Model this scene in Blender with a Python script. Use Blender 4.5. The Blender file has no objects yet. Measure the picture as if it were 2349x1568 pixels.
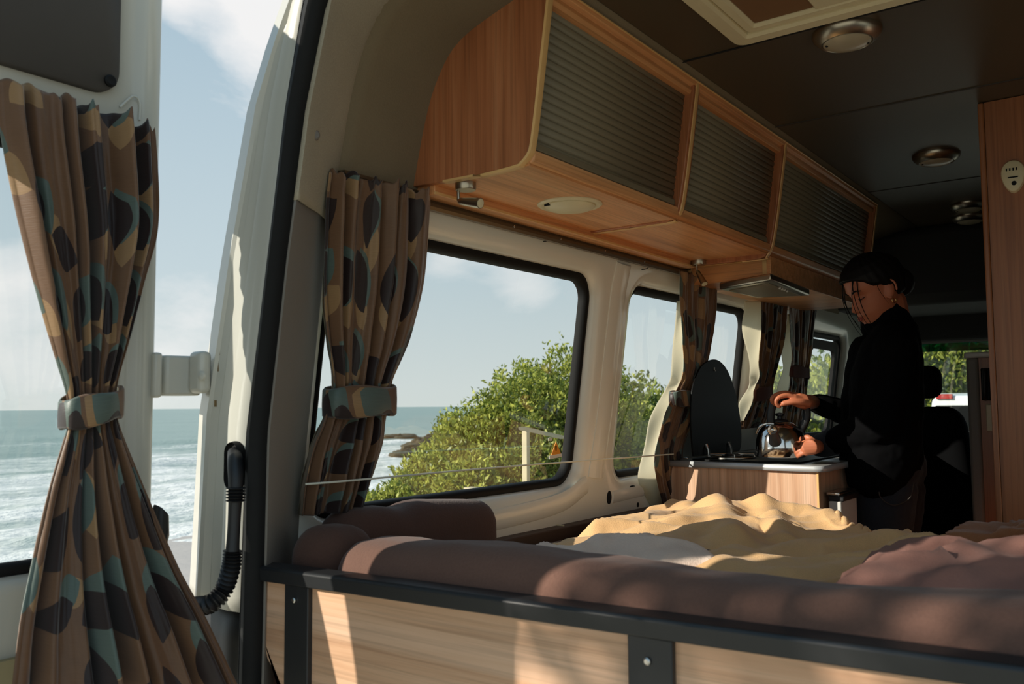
import bpy, bmesh, math, random
import numpy as np
from mathutils import Vector, Matrix, Euler, geometry

random.seed(7)
rng = np.random.default_rng(7)
scene = bpy.context.scene
COL = scene.collection
PI = math.pi

# ------------------------------------------------------------------ camera frame
# van axes: +X right across the van, +Y forward, +Z up; the camera sits at the origin
F, CX, CY = 2005.0, 1174.5, 784.0
_vy = np.array([2668 - CX, -(918 - CY), F]); _vy /= np.linalg.norm(_vy)
_vx = -np.array([-1532 - CX, -(946 - CY), F])
_vx -= _vx @ _vy * _vy; _vx /= np.linalg.norm(_vx)
_c = lambda v: np.array([v[0], v[1], -v[2]])
AX = _c(_vx); AY = _c(_vy); AZ = np.cross(AX, AY)
RM = np.array([AX, AY, AZ])
FLOOR = -1.09            # van floor relative to the camera
LIFT = 1.09              # the whole scene is raised so the van floor is z = 0
GROUND = -1.75

def ray(px, py):
    return RM @ (np.array([(px - CX), -(py - CY), -F]) / F)
def at(px, py, x=None, y=None, z=None, d=None):
    r = ray(px, py)
    if x is not None: return r * (x / r[0])
    if y is not None: return r * (y / r[1])
    if z is not None: return r * (z / r[2])
    return r * d
WZ = [-1.2, -.34, -.2, .35, .474, .6, .683, .78, .818, .835, .85]
WX = [-1.42, -1.41, -1.40, -1.325, -1.295, -1.265, -1.237, -1.169, -1.047, -.9, -.6]
_wz = np.linspace(-1.2, .834, 400); _wx = np.interp(_wz, WZ, WX)
_k = np.hanning(31); _k /= _k.sum(); _ws = np.convolve(np.pad(_wx, 15, mode='reflect', reflect_type='odd'), _k, 'valid')
_mixw = np.clip((_wz - .38) / .1, 0, 1) * np.clip((.834 - _wz) / .03, 0, 1); _wx = _wx * (1 - _mixw) + _ws * _mixw
def xw(z): return float(np.interp(z, _wz, _wx))
def atw(px, py, off=0.0):
    x = -1.35
    for _ in range(30):
        p = at(px, py, x=x + off); x = .5 * x + .5 * xw(p[2])
    return p

# ------------------------------------------------------------------ materials
class NT:
    def __init__(s, name):
        s.m = bpy.data.materials.new(name); s.m.use_nodes = True
        s.t = s.m.node_tree; s.t.nodes.clear()
        s.out = s.n('ShaderNodeOutputMaterial')
    def n(s, typ, **kw):
        nd = s.t.nodes.new(typ)
        for k, v in kw.items():
            if k.startswith('i_'):
                nd.inputs[k[2:].replace('_', ' ')].default_value = v
            else: setattr(nd, k, v)
        return nd
    def l(s, a, b): s.t.links.new(a, b)
    def math(s, op, a, b=None, c=None, clamp=False):
        nd = s.n('ShaderNodeMath', operation=op); nd.use_clamp = clamp
        for i, v in enumerate((a, b, c)):
            if v is None: continue
            if isinstance(v, (int, float)): nd.inputs[i].default_value = v
            else: s.l(v, nd.inputs[i])
        return nd.outputs[0]
    def mix(s, fac, a, b, mode='MIX'):
        nd = s.n('ShaderNodeMix', data_type='RGBA', blend_type=mode)
        for i, v in ((0, fac), (6, a), (7, b)):
            if isinstance(v, (int, float)): nd.inputs[i].default_value = v
            elif isinstance(v, (tuple, list)): nd.inputs[i].default_value = (*v[:3], 1)
            else: s.l(v, nd.inputs[i])
        return nd.outputs[2]
    def ramp(s, fac, stops):
        nd = s.n('ShaderNodeValToRGB')
        cr = nd.color_ramp
        while len(cr.elements) < len(stops): cr.elements.new(.5)
        for e, (p, c) in zip(cr.elements, stops):
            e.position = p; e.color = (*c[:3], 1) if not isinstance(c, (int, float)) else (c, c, c, 1)
        s.l(fac, nd.inputs[0]); return nd.outputs[0]
    def coords(s, kind='Object', scale=(1, 1, 1), rot=(0, 0, 0)):
        tc = s.n('ShaderNodeTexCoord'); mp = s.n('ShaderNodeMapping')
        mp.inputs['Scale'].default_value = scale; mp.inputs['Rotation'].default_value = rot
        s.l(tc.outputs[kind], mp.inputs[0]); return mp.outputs[0]
    def noise(s, vec, scale=5, detail=4, rough=.5, dist=0, fac=True):
        nd = s.n('ShaderNodeTexNoise'); s.l(vec, nd.inputs['Vector'])
        nd.inputs['Scale'].default_value = scale; nd.inputs['Detail'].default_value = detail
        nd.inputs['Roughness'].default_value = rough; nd.inputs['Distortion'].default_value = dist
        return nd.outputs[0] if fac else nd.outputs[1]
    def bsdf(s, color, rough=.5, metal=0, bump=None, bumpd=.002, sheen=0, spec=.5, coat=0, normal=None, sub=0):
        b = s.n('ShaderNodeBsdfPrincipled')
        if isinstance(color, (tuple, list)): b.inputs['Base Color'].default_value = (*color[:3], 1)
        else: s.l(color, b.inputs['Base Color'])
        if isinstance(rough, (int, float)): b.inputs['Roughness'].default_value = rough
        else: s.l(rough, b.inputs['Roughness'])
        b.inputs['Metallic'].default_value = metal
        b.inputs['Specular IOR Level'].default_value = spec
        b.inputs['Sheen Weight'].default_value = sheen
        b.inputs['Coat Weight'].default_value = coat
        if bump is not None:
            bp = s.n('ShaderNodeBump'); bp.inputs['Distance'].default_value = bumpd
            bp.inputs['Strength'].default_value = 1.0
            s.l(bump, bp.inputs['Height']); s.l(bp.outputs[0], b.inputs['Normal'])
        return b
    def done(s, sh):
        s.l(sh.outputs[0] if hasattr(sh, 'outputs') else sh, s.out.inputs[0]); return s.m

def lin(r, g, b):
    f = lambda c: (c / 255 / 12.92) if c / 255 <= .04045 else ((c / 255 + .055) / 1.055) ** 2.4
    return (f(r), f(g), f(b))

def plain(name, c, rough=.5, metal=0, var=.06, scale=30, bumpd=0.0, spec=.5, coat=0, sheen=0):
    t = NT(name); v = t.coords()
    nz = t.noise(v, scale, 3)
    col = t.mix(nz, tuple(x * (1 - var) for x in c), tuple(min(1, x * (1 + var)) for x in c))
    return t.done(t.bsdf(col, rough, metal, nz if bumpd else None, bumpd, sheen, spec, coat))

def wood(name, axis, ca, cb, cc, rough=.38, k=1.0):
    t = NT(name)
    s = [38 * k] * 3; s[axis] = 1.3 * k
    v = t.coords('Object', s)
    n1 = t.noise(v, 1.0, 5, .6, .4)
    s2 = [170 * k] * 3; s2[axis] = 2.6 * k
    v2 = t.coords('Object', s2)
    n2 = t.noise(v2, 1.0, 3, .6, .2)
    s3 = [7 * k] * 3; s3[axis] = .8 * k
    n3 = t.noise(t.coords('Object', s3), 1.0, 3, .5, .8)
    base = t.ramp(n1, [(.3, ca), (.5, cb), (.72, cc)])
    fine = t.ramp(n2, [(.36, .62), (.52, 1.0)])
    col = t.mix(.55, base, fine, 'MULTIPLY')
    broad = t.ramp(n3, [(.35, .82), (.65, 1.08)])
    col = t.mix(.7, col, broad, 'MULTIPLY')
    return t.done(t.bsdf(col, rough, 0, n2, .0003))

OAK = (lin(200, 152, 118), lin(220, 176, 142), lin(234, 194, 164))
OAK_LIT = (lin(206, 138, 84), lin(224, 158, 102), lin(236, 176, 122))  # overhead oak lightened: warm bounce on the underside is put into the colour
M = {}
M['oak_z'] = wood('oak_vertical_grain', 2, *OAK)
M['oak_x'] = wood('oak_cross_grain', 0, *OAK, k=.8)
M['cab_z'] = wood('overhead_oak_vertical_shaded', 2, lin(158, 94, 58), lin(178, 110, 70), lin(196, 130, 88))  # same oak painted darker for the dimmer end panel and dividers
M['cab_y'] = wood('overhead_oak_long_lit', 1, *OAK_LIT)
M['cab_x'] = wood('overhead_oak_cross_lit', 0, *OAK_LIT)
M['edge'] = plain('oak_edge_band', lin(226, 180, 118), .35)
M['ward'] = wood('wardrobe_oak', 2, lin(150, 92, 56), lin(166, 106, 68), lin(178, 118, 78))
M['white'] = plain('white_van_paint', lin(192, 190, 180), .28, var=.02, scale=6, coat=.3)
M['cream'] = plain('cream_inner_paint', lin(240, 237, 224), .25, var=.02, scale=5, coat=.4)
M['seal'] = plain('black_rubber', (.008, .008, .008), .65, var=.2, scale=60, spec=.22)
M['anth'] = plain('anthracite_metal', (.017, .018, .0195), .42, var=.1, scale=40)
M['steel'] = plain('brushed_steel', (.62, .60, .56), .25, 1.0)
M['nickel'] = plain('aged_nickel', (.45, .40, .32), .3, 1.0)
M['alu'] = plain('aluminium_edge', (.60, .62, .63), .4, .35)
M['cplastic'] = plain('cream_plastic', lin(222, 208, 170), .4)
M['wplastic'] = plain('white_plastic', lin(214, 212, 204), .4)
M['gplastic'] = plain('grey_trim_plastic', lin(128, 122, 114), .6, bumpd=.0006, scale=300)
M['cap'] = plain('grey_cap_plastic', lin(120, 112, 104), .6)
M['bplastic'] = plain('black_plastic', (.012, .012, .013), .45)
M['blackgl'] = plain('black_glass', (.005, .0055, .0055), .45, spec=.12)
M['track'] = plain('bronze_track', lin(100, 86, 66), .35, .6)
M['panelgrey'] = plain('dark_door_panel', lin(62, 56, 50), .6, var=.05)
M['frontdark'] = plain('dark_cab_lining', (.03, .028, .026), .85)
M['vinyl'] = plain('grey_brown_vinyl', lin(128, 117, 94), .5)
M['hole'] = plain('hole_black', (.004, .004, .004), .9)
M['red'] = plain('red_lens', (.35, .02, .02), .3)
M['orange'] = plain('orange_print', lin(232, 150, 30), .5)
M['skin'] = plain('skin', lin(192, 114, 80), .5, var=.05, scale=40)
M['lips'] = plain('lips', lin(170, 84, 72), .45)
M['gold'] = plain('gold_ring', (.85, .6, .25), .25, 1.0)
M['cord'] = plain('white_cord', lin(226, 224, 206), .6)
M['screen'] = plain('brown_blind', lin(120, 84, 52), .7)
M['wetrock'] = plain('wet_rock', lin(68, 64, 44), .8, var=.5, scale=3)
M['post'] = plain('weathered_wood', lin(186, 176, 146), .8, var=.15, scale=12)

def fabric(name, c, var=.12, scale=500, sheen=.3, big=6, rough=.9):
    t = NT(name); v = t.coords()
    f = t.noise(v, scale, 2); g = t.noise(v, big, 3)
    a = t.mix(f, tuple(x * (1 - var) for x in c), tuple(min(1, x * (1 + var)) for x in c))
    col = t.mix(.5, a, t.ramp(g, [(.3, .8), (.7, 1.15)]), 'MULTIPLY')
    return t.done(t.bsdf(col, rough, 0, f, .0008, sheen, .2))
M['headliner'] = fabric('speckled_headliner', lin(172, 162, 142), .22, 420, 0, 4)
M['quarter'] = fabric('grey_quarter_lining', lin(128, 113, 90), .1, 300, 0, 3)
M['ceil'] = plain('ceiling_vinyl', lin(76, 65, 49), .42, var=.05, scale=3)
M['velour'] = fabric('brown_velour', lin(112, 82, 70), .15, 260, .12)
M['velourd'] = fabric('dark_brown_velour', lin(88, 62, 52), .15, 260, .1)
M['fleece'] = fabric('tan_fleece', lin(222, 178, 126), .14, 420, .15, 7)
M['pinklinen'] = fabric('pale_pink_linen', lin(240, 216, 198), .08, 300, .05)
M['mauve'] = fabric('mauve_linen', lin(150, 108, 96), .1, 300, .05)
M['brownlinen'] = fabric('brown_linen', lin(156, 102, 68), .1, 300, .2)
M['hem'] = fabric('dark_red_hem', lin(92, 56, 50), .1, 300, .1)
def lining_mat():
    t = NT('cream_lining'); n = t.noise(t.coords(), 300, 2); c = t.mix(n, lin(236, 230, 212), lin(246, 240, 224))
    b = t.bsdf(c, .8, spec=.2); tr = t.n('ShaderNodeBsdfTranslucent'); t.l(c, tr.inputs[0]); mx = t.n('ShaderNodeMixShader'); mx.inputs[0].default_value = .8
    t.l(b.outputs[0], mx.inputs[1]); t.l(tr.outputs[0], mx.inputs[2]); return t.done(mx)
M['lining'] = lining_mat()
M['jacket'] = plain('black_jacket', (.0035, .0035, .004), .9, spec=.05)
M['cuff'] = fabric('dark_grey_cuff', (.035, .036, .04), .2, 300, .1)
M['denim'] = fabric('dark_denim', (.030, .034, .042), .3, 500, .1)
M['hairm'] = fabric('dark_hair', (.006, .0045, .004), .3, 90, 0, rough=.6)
M['seatf'] = plain('black_seat_fabric', (.005, .005, .0055), .9, spec=.05)
M['carpet'] = fabric('dark_floor', (.03, .027, .024), .2, 200, 0)

def leaf_fabric():
    t = NT('leaf_print_satin')
    tc = t.n('ShaderNodeTexCoord'); uv = tc.outputs['UV']
    tan = t.mix(t.noise(t.coords('UV', (1, 1, 1)), 14, 3), lin(98, 69, 48), lin(122, 88, 60))
    col = tan
    layers = [(10.0, (0, 0), lin(152, 118, 80), .24, .40, .30), (9.4, (.37, .12), lin(86, 100, 92), .26, .42, .30),
              (9.0, (.71, .53), lin(40, 25, 22), .27, .44, .15)]
    for sc, off, c, w, ln, kp in layers:
        mp = t.n('ShaderNodeMapping'); t.l(uv, mp.inputs[0])
        mp.inputs['Location'].default_value = (*off, 0)
        mp.inputs['Scale'].default_value = (sc, sc, sc)
        vo = t.n('ShaderNodeTexVoronoi', voronoi_dimensions='2D')
        vo.inputs['Scale'].default_value = 1.0; vo.inputs['Randomness'].default_value = .62
        t.l(mp.outputs[0], vo.inputs['Vector'])
        sub = t.n('ShaderNodeVectorMath', operation='SUBTRACT')
        t.l(mp.outputs[0], sub.inputs[0]); t.l(vo.outputs['Position'], sub.inputs[1])
        sp = t.n('ShaderNodeSeparateColor'); t.l(vo.outputs['Color'], sp.inputs[0])
        rot = t.n('ShaderNodeVectorRotate', rotation_type='Z_AXIS')
        t.l(sub.outputs[0], rot.inputs['Vector'])
        t.l(t.math('MULTIPLY_ADD', sp.outputs[0], 2.4, -1.2), rot.inputs['Angle'])
        sx = t.n('ShaderNodeSeparateXYZ'); t.l(rot.outputs[0], sx.inputs[0])
        ax = t.math('ABSOLUTE', sx.outputs[0])
        yy = t.math('DIVIDE', sx.outputs[1], ln)
        hw = t.math('MULTIPLY', t.math('SUBTRACT', 1.0, t.math('MULTIPLY', yy, yy)), w)
        inside = t.math('GREATER_THAN', hw, ax)
        keep = t.math('GREATER_THAN', sp.outputs[1], kp)
        col = t.mix(t.math('MULTIPLY', inside, keep), col, c)
    fine = t.noise(t.coords('UV', (30, 900, 1)), 1, 2)
    col = t.mix(.4, col, t.ramp(fine, [(.3, .75), (.7, 1.1)]), 'MULTIPLY')
    b = t.bsdf(col, .42, 0, fine, .0003, .3, .35)
    tr = t.n('ShaderNodeBsdfTranslucent'); t.l(col, tr.inputs[0])
    mx = t.n('ShaderNodeMixShader'); mx.inputs[0].default_value = .05
    t.l(b.outputs[0], mx.inputs[1]); t.l(tr.outputs[0], mx.inputs[2])
    return t.done(mx)
M['leaf'] = leaf_fabric()

def glass(name, tint=(.93, .96, .96), refl=1.0):
    t = NT(name)
    tr = t.n('ShaderNodeBsdfTransparent'); tr.inputs[0].default_value = (*tint, 1)
    gl = t.n('ShaderNodeBsdfGlossy'); gl.inputs['Roughness'].default_value = .01
    gl.inputs['Color'].default_value = (1, 1, 1, 1)
    ge = t.n('ShaderNodeNewGeometry'); dt = t.n('ShaderNodeVectorMath', operation='DOT_PRODUCT')
    t.l(ge.outputs['Normal'], dt.inputs[0]); t.l(ge.outputs['Incoming'], dt.inputs[1])
    q = t.math('POWER', t.math('SUBTRACT', 1.0, t.math('ABSOLUTE', dt.outputs['Value'])), 5.0)
    f = t.math('MULTIPLY', t.math('MULTIPLY_ADD', q, .92, .07), refl, clamp=True)
    mx = t.n('ShaderNodeMixShader'); t.l(f, mx.inputs[0])
    t.l(tr.outputs[0], mx.inputs[1]); t.l(gl.outputs[0], mx.inputs[2])
    return t.done(mx)
M['glass'] = glass('window_glass')
M['tint'] = glass('teal_tint_glass', (.05, .22, .2))

def foliage_mat(name, c, tr=.35):
    t = NT(name)
    oi = t.n('ShaderNodeNewGeometry')
    rnd = oi.outputs['Random Per Island']
    col = t.mix(rnd, tuple(x * .72 for x in c), tuple(min(1, x * 1.25) for x in c))
    b = t.bsdf(col, .45, 0, spec=.35)
    tl = t.n('ShaderNodeBsdfTranslucent'); t.l(col, tl.inputs[0])
    mx = t.n('ShaderNodeMixShader'); mx.inputs[0].default_value = tr
    t.l(b.outputs[0], mx.inputs[1]); t.l(tl.outputs[0], mx.inputs[2])
    return t.done(mx)
M['leafA'] = foliage_mat('leaf_yellow_green', lin(176, 180, 84))
M['leafB'] = foliage_mat('leaf_mid_green', lin(130, 144, 62))
M['leafC'] = foliage_mat('leaf_dark_green', lin(84, 104, 52))
M['grassm'] = foliage_mat('grass_blade', lin(168, 164, 86))
M['bark'] = plain('bark', lin(92, 78, 60), .9, var=.3, scale=14)

def bumpy(name, ca, cb, scale, rough=.95, bumpd=.05):
    t = NT(name); v = t.coords()
    n = t.noise(v, scale, 6, .6)
    return t.done(t.bsdf(t.mix(n, ca, cb), rough, 0, n, bumpd))
M['ground'] = bumpy('gravel_and_grass', lin(190, 184, 164), lin(150, 146, 110), 3)
M['sand'] = bumpy('wet_sand', lin(176, 170, 164), lin(156, 150, 146), .5, .6)
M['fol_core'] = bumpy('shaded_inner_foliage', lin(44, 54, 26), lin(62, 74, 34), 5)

# ------------------------------------------------------------------ mesh builder
class MB:
    def __init__(s): s.v = []; s.f = []; s.uv = None; s.mi = None
    def add(s, vs, fs):
        o = len(s.v); s.v += [tuple(map(float, p)) for p in vs]; s.f += [tuple(i + o for i in f) for f in fs]; return s
    def box(s, x0, x1, y0, y1, z0, z1):
        vs = [(x, y, z) for x in (x0, x1) for y in (y0, y1) for z in (z0, z1)]
        return s.add(vs, [(0, 1, 3, 2), (4, 6, 7, 5), (0, 4, 5, 1), (2, 3, 7, 6), (0, 2, 6, 4), (1, 5, 7, 3)])
    def hexa(s, p):          # 8 points: bottom quad then top quad (same order)
        return s.add(p, [(3, 2, 1, 0), (4, 5, 6, 7), (0, 1, 5, 4), (1, 2, 6, 5), (2, 3, 7, 6), (3, 0, 4, 7)])
    def loft(s, rings, closed=True, cap=True):
        n = len(rings[0]); vs = [p for r in rings for p in r]; fs = []
        for i in range(len(rings) - 1):
            for j in range(n if closed else n - 1):
                a = i * n + j; b = i * n + (j + 1) % n
                fs.append((a, b, b + n, a + n))
        if cap and closed:
            fs.append(tuple(reversed(range(n)))); fs.append(tuple(range((len(rings) - 1) * n, len(rings) * n)))
        return s.add(vs, fs)
    def tube(s, pts, r, n=10, cap=True):
        pts = [np.array(p, float) for p in pts]; rs = r if isinstance(r, (list, tuple, np.ndarray)) else [r] * len(pts)
        rings = []; up = None
        for i, p in enumerate(pts):
            d = pts[min(i + 1, len(pts) - 1)] - pts[max(i - 1, 0)]; d = d / (np.linalg.norm(d) + 1e-12)
            if up is None:
                up = np.array([0, 0, 1.]) if abs(d[2]) < .9 else np.array([1., 0, 0])
            a = up - d * (up @ d); a /= np.linalg.norm(a); b = np.cross(d, a); up = a
            rings.append([p + rs[i] * (math.cos(t) * a + math.sin(t) * b) for t in np.linspace(0, 2 * PI, n, endpoint=False)])
        return s.loft(rings, True, cap)
    def lathe(s, prof, c=(0, 0, 0), axis=(0, 0, 1), n=32):
        c = np.array(c, float); ax = np.array(axis, float); ax /= np.linalg.norm(ax)
        u = np.array([1., 0, 0]) if abs(ax[0]) < .9 else np.array([0, 1., 0])
        u = u - ax * (u @ ax); u /= np.linalg.norm(u); w = np.cross(ax, u)
        rings = [[c + ax * h + max(r, 1e-4) * (math.cos(t) * u + math.sin(t) * w) for t in np.linspace(0, 2 * PI, n, endpoint=False)] for r, h in prof]
        return s.loft(rings, True, True)
    def prism(s, poly, fn, a0, a1):   # poly 2d, fn(u,v,a)->xyz
        return s.loft([[fn(u, v, a0) for u, v in poly], [fn(u, v, a1) for u, v in poly]])
    def grid(s, P):
        h, w = P.shape[:2]
        vs = P.reshape(-1, 3)
        return s.add(vs, [(i * w + j, i * w + j + 1, (i + 1) * w + j + 1, (i + 1) * w + j) for i in range(h - 1) for j in range(w - 1)])

def rbox(x0, x1, y0, y1, z0, z1, r, n=18, fn=None):
    """rounded, subdivided box as vertex list / faces"""
    bm = bmesh.new(); bmesh.ops.create_cube(bm, size=2)
    bmesh.ops.subdivide_edges(bm, edges=bm.edges[:], cuts=n, use_grid_fill=True)
    c = Vector(((x0 + x1) / 2, (y0 + y1) / 2, (z0 + z1) / 2)); h = Vector(((x1 - x0) / 2, (y1 - y0) / 2, (z1 - z0) / 2))
    for v in bm.verts:
        p = Vector([v.co[i] * h[i] for i in range(3)])
        q = Vector([max(-h[i] + r, min(h[i] - r, p[i])) for i in range(3)])
        d = p - q
        if d.length > 1e-9: p = q + d.normalized() * r
        v.co = c + p
        if fn: v.co = Vector(fn(*v.co))
    bm.verts.index_update()
    vs = [tuple(v.co) for v in bm.verts]; fs = [tuple(v.index for v in f.verts) for f in bm.faces]
    bm.free(); return vs, fs

ROOTLOC = {}
def link_mesh(name, mb, mat, shift=(0, 0, 0), smooth=True, bevel=0, solid=0, mats=None, angle=35):
    me = bpy.data.meshes.new(name)
    sh = np.array(shift, float)
    vs = (np.array(mb.v) - sh)
    me.from_pydata([tuple(p) for p in vs], [], mb.f)
    for m in (mats or [mat]): me.materials.append(m)
    if mb.mi is not None: me.polygons.foreach_set('material_index', mb.mi)
    if mb.uv is not None:
        uvl = me.uv_layers.new(name='UVMap')
        li = np.zeros(len(me.loops), np.int32); me.loops.foreach_get('vertex_index', li)
        uvl.data.foreach_set('uv', np.array(mb.uv, np.float32)[li].ravel())
    bm = bmesh.new(); bm.from_mesh(me)
    if mb.uv is None and len(me.vertices) < 60000: bmesh.ops.recalc_face_normals(bm, faces=bm.faces[:])
    bm.to_mesh(me); bm.free()
    if smooth:
        me.polygons.foreach_set('use_smooth', [True] * len(me.polygons))
        try: me.set_sharp_from_angle(angle=math.radians(angle))
        except Exception: pass
    o = bpy.data.objects.new(name, me); COL.objects.link(o)
    if bevel:
        md = o.modifiers.new('bevel', 'BEVEL'); md.width = bevel; md.segments = 3; md.limit_method = 'ANGLE'; md.angle_limit = .6
        md.harden_normals = False
    if solid:
        md = o.modifiers.new('solid', 'SOLIDIFY'); md.thickness = solid; md.offset = -1
    return o
def base_of(mb):
    a = np.array(mb.v); lo = a.min(0); hi = a.max(0)
    return np.array([(lo[0] + hi[0]) / 2, (lo[1] + hi[1]) / 2, lo[2]])
def tag(o, label=None, cat=None, group=None, kind=None):
    if label: o['label'] = label
    if cat: o['category'] = cat
    if group: o['group'] = group
    if kind: o['kind'] = kind
    return o
def thing(name, label, cat, loc=(0, 0, 0), group=None, kind=None):
    o = bpy.data.objects.new(name, None); COL.objects.link(o); o.location = tuple(loc)
    o.empty_display_size = .05
    ROOTLOC[o.name] = np.array(loc, float)
    return tag(o, label, cat, group, kind)
def part(name, mb, mat, parent, label=None, **kw):
    r = ROOTLOC[parent.name]
    o = link_mesh(name, mb, mat, r, **kw); o.parent = parent; ROOTLOC[o.name] = r
    if label: o['label'] = label
    return o
def solo(name, label, cat, mb, mat, group=None, kind=None, **kw):
    b = base_of(mb); o = link_mesh(name, mb, mat, b, **kw); o.location = tuple(b); ROOTLOC[o.name] = b
    return tag(o, label, cat, group, kind)
def struct(name, mb, mat, **kw):
    return solo(name, None, None, mb, mat, kind='structure', **kw)
def sroot(name, loc=(0, 0, 0)):
    return thing(name, None, None, loc, kind='structure')
def setshift(o):     # so that children of a solo share its shift
    return ROOTLOC[o.name]

def rrect(u0, u1, v0, v1, r, n=8):
    pts = []
    for cu, cv, a0 in ((u1 - r, v1 - r, 0), (u0 + r, v1 - r, PI / 2), (u0 + r, v0 + r, PI), (u1 - r, v0 + r, 1.5 * PI)):
        for k in range(n + 1):
            a = a0 + k / n * PI / 2
            pts.append((cu + r * math.cos(a), cv + r * math.sin(a)))
    return pts
def crv(pts, n):   # resample a polyline smoothly (Catmull-Rom)
    pts = [np.array(p, float) for p in pts]
    P = [2 * pts[0] - pts[1]] + pts + [2 * pts[-1] - pts[-2]]
    out = []
    for t in np.linspace(0, len(pts) - 1 - 1e-9, n):
        i = int(t); f = t - i; a, b, c, d = P[i:i + 4]
        out.append(.5 * ((2 * b) + (-a + c) * f + (2 * a - 5 * b + 4 * c - d) * f * f + (-a + 3 * b - 3 * c + d) * f ** 3))
    return out

def vnoise(X, Y, seed=0, octaves=4, persist=.5):
    """cheap value noise on arrays"""
    out = 0; amp = 1; tot = 0
    for o in range(octaves):
        r = np.random.default_rng(seed + o); T = r.random((64, 64))
        xi = np.floor(X).astype(int); yi = np.floor(Y).astype(int)
        fx = X - xi; fy = Y - yi
        fx = fx * fx * (3 - 2 * fx); fy = fy * fy * (3 - 2 * fy)
        g = lambda a, b: T[a % 64, b % 64]
        out = out + amp * ((g(xi, yi) * (1 - fx) + g(xi + 1, yi) * fx) * (1 - fy) + (g(xi, yi + 1) * (1 - fx) + g(xi + 1, yi + 1) * fx) * fy)
        tot += amp; amp *= persist; X = X * 2.03 + 7.1; Y = Y * 2.03 + 3.7
    return out / tot

# ================================================================== THE VAN SHELL
WINS = {1: (1.20, 2.217, -.235, .380, .075), 2: (2.44, 3.44, -.235, .378, .075), 3: (3.62, 4.765, -.215, .345, .07)}

def wall_with_windows(WINS):
    y0, y1 = 1.12, 5.25
    pts = []; edges = []; holes = []
    levels = ((.045, 0.0), (.018, -.007), (.004, -.024), (0.0, -.048))  # flare outwards from the hole, depth
    zs = [-1.09, -.8, -.6, -.45, -.34, -.30, -.2, -.1, 0, .1, .2, .3, .35, .42, .474, .53, .6, .64, .683, .73, .78, .80, .818, .828, .835]
    ys = np.arange(y0, y1 + .01, .06)
    hp = []
    for k, (a, b, c, d, r) in WINS.items():
        e = levels[0][0]
        hp.append((a - e, b + e, c - e, d + e))
    for z in zs:
        for y in ys:
            if any(a - .015 < y < b + .015 and c - .015 < z < d + .015 for a, b, c, d in hp): continue
            pts.append((y, z))
    for k, (a, b, c, d, r) in WINS.items():
        e = levels[0][0]; lp = rrect(a - e, b + e, c - e, d + e, r + e, 8)
        # denser straight edges
        dense = []
        for i in range(len(lp)):
            p, q = np.array(lp[i]), np.array(lp[(i + 1) % len(lp)]); m = max(1, int(np.linalg.norm(q - p) / .06))
            for t in range(m): dense.append(tuple(p + (q - p) * t / m))
        o = len(pts); pts += dense; holes.append((k, o, len(dense)))
        edges += [(o + i, o + (i + 1) % len(dense)) for i in range(len(dense))]
    r = geometry.delaunay_2d_cdt([Vector(p) for p in pts], edges, [], 0, 1e-5)
    V = [tuple(v) for v in r[0]]; FS = r[2]
    def inside(p):
        for a, b, c, d in hp:
            if a < p[0] < b and c < p[1] < d:
                # rounded corner test
                k = [k for k, w in WINS.items() if abs(w[0] - .045 - a) < 1e-6][0]; rr = WINS[k][4] + .045
                qx = min(max(p[0], a + rr), b - rr); qy = min(max(p[1], c + rr), d - rr)
                if math.hypot(p[0] - qx, p[1] - qy) <= rr + 1e-6: return True
        return False
    mb = MB()
    mb.v = [(xw(z), y, z) for y, z in V]
    for f in FS:
        cy = sum(V[i][0] for i in f) / 3; cz = sum(V[i][1] for i in f) / 3
        if not inside((cy, cz)): mb.f.append(tuple(f))
    # the reveal rings around each window
    for k, (a, b, c, d, rad) in WINS.items():
        rings = []
        for e, dx in levels:
            lp = rrect(a - e, b + e, c - e, d + e, rad + e, 8); dn = []
            base = rrect(a - .045, b + .045, c - .045, d + .045, rad + .045, 8)
            for i in range(len(lp)):
                p, q = np.array(lp[i]), np.array(lp[(i + 1) % len(lp)])
                bp, bq = np.array(base[i]), np.array(base[(i + 1) % len(lp)])
                m = max(1, int(np.linalg.norm(bq - bp) / .06))
                for t in range(m): dn.append(p + (q - p) * t / m)
            rings.append([(xw(z) + dx, y, z) for y, z in dn])
        mb.loft(rings, True, False)
    return mb
def finish_wall(wl, sgn):
    bm = bmesh.new(); bm.from_mesh(wl.data); bmesh.ops.remove_doubles(bm, verts=bm.verts[:], dist=1e-4)
    bmesh.ops.recalc_face_normals(bm, faces=bm.faces[:])
    if sgn * sum(f.normal.x * f.calc_area() for f in bm.faces) < 0: bmesh.ops.reverse_faces(bm, faces=bm.faces[:])
    bm.to_mesh(wl.data); bm.free()
    wl.data.polygons.foreach_set('use_smooth', [True] * len(wl.data.polygons))
    md = wl.modifiers.new('skin', 'SOLIDIFY'); md.thickness = .012; md.offset = -1
wl = struct('wall_left', wall_with_windows(WINS), M['cream'], angle=60); finish_wall(wl, 1)

# small details stamped into the wall: plug holes, raised ribs
for px, py, rx, rz in ((1397, 1140, .011, .021), (1451, 1122, .02, .013), (1463, 1157, .005, .008), (1402, 1182, .003, .004), (1220, 1222, .004, .006)):
    p = atw(px, py); n = 20
    ring = [(p[0] + .0015, p[1] + rx * 1.25 * math.cos(t), p[2] + rz * math.sin(t)) for t in np.linspace(0, 2 * PI, n, endpoint=False)]
    ring0 = [(x - .006, y, z) for x, y, z in ring]
    part('drain_hole', MB().loft([ring0, ring]), M['hole'], wl, smooth=False)
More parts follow.
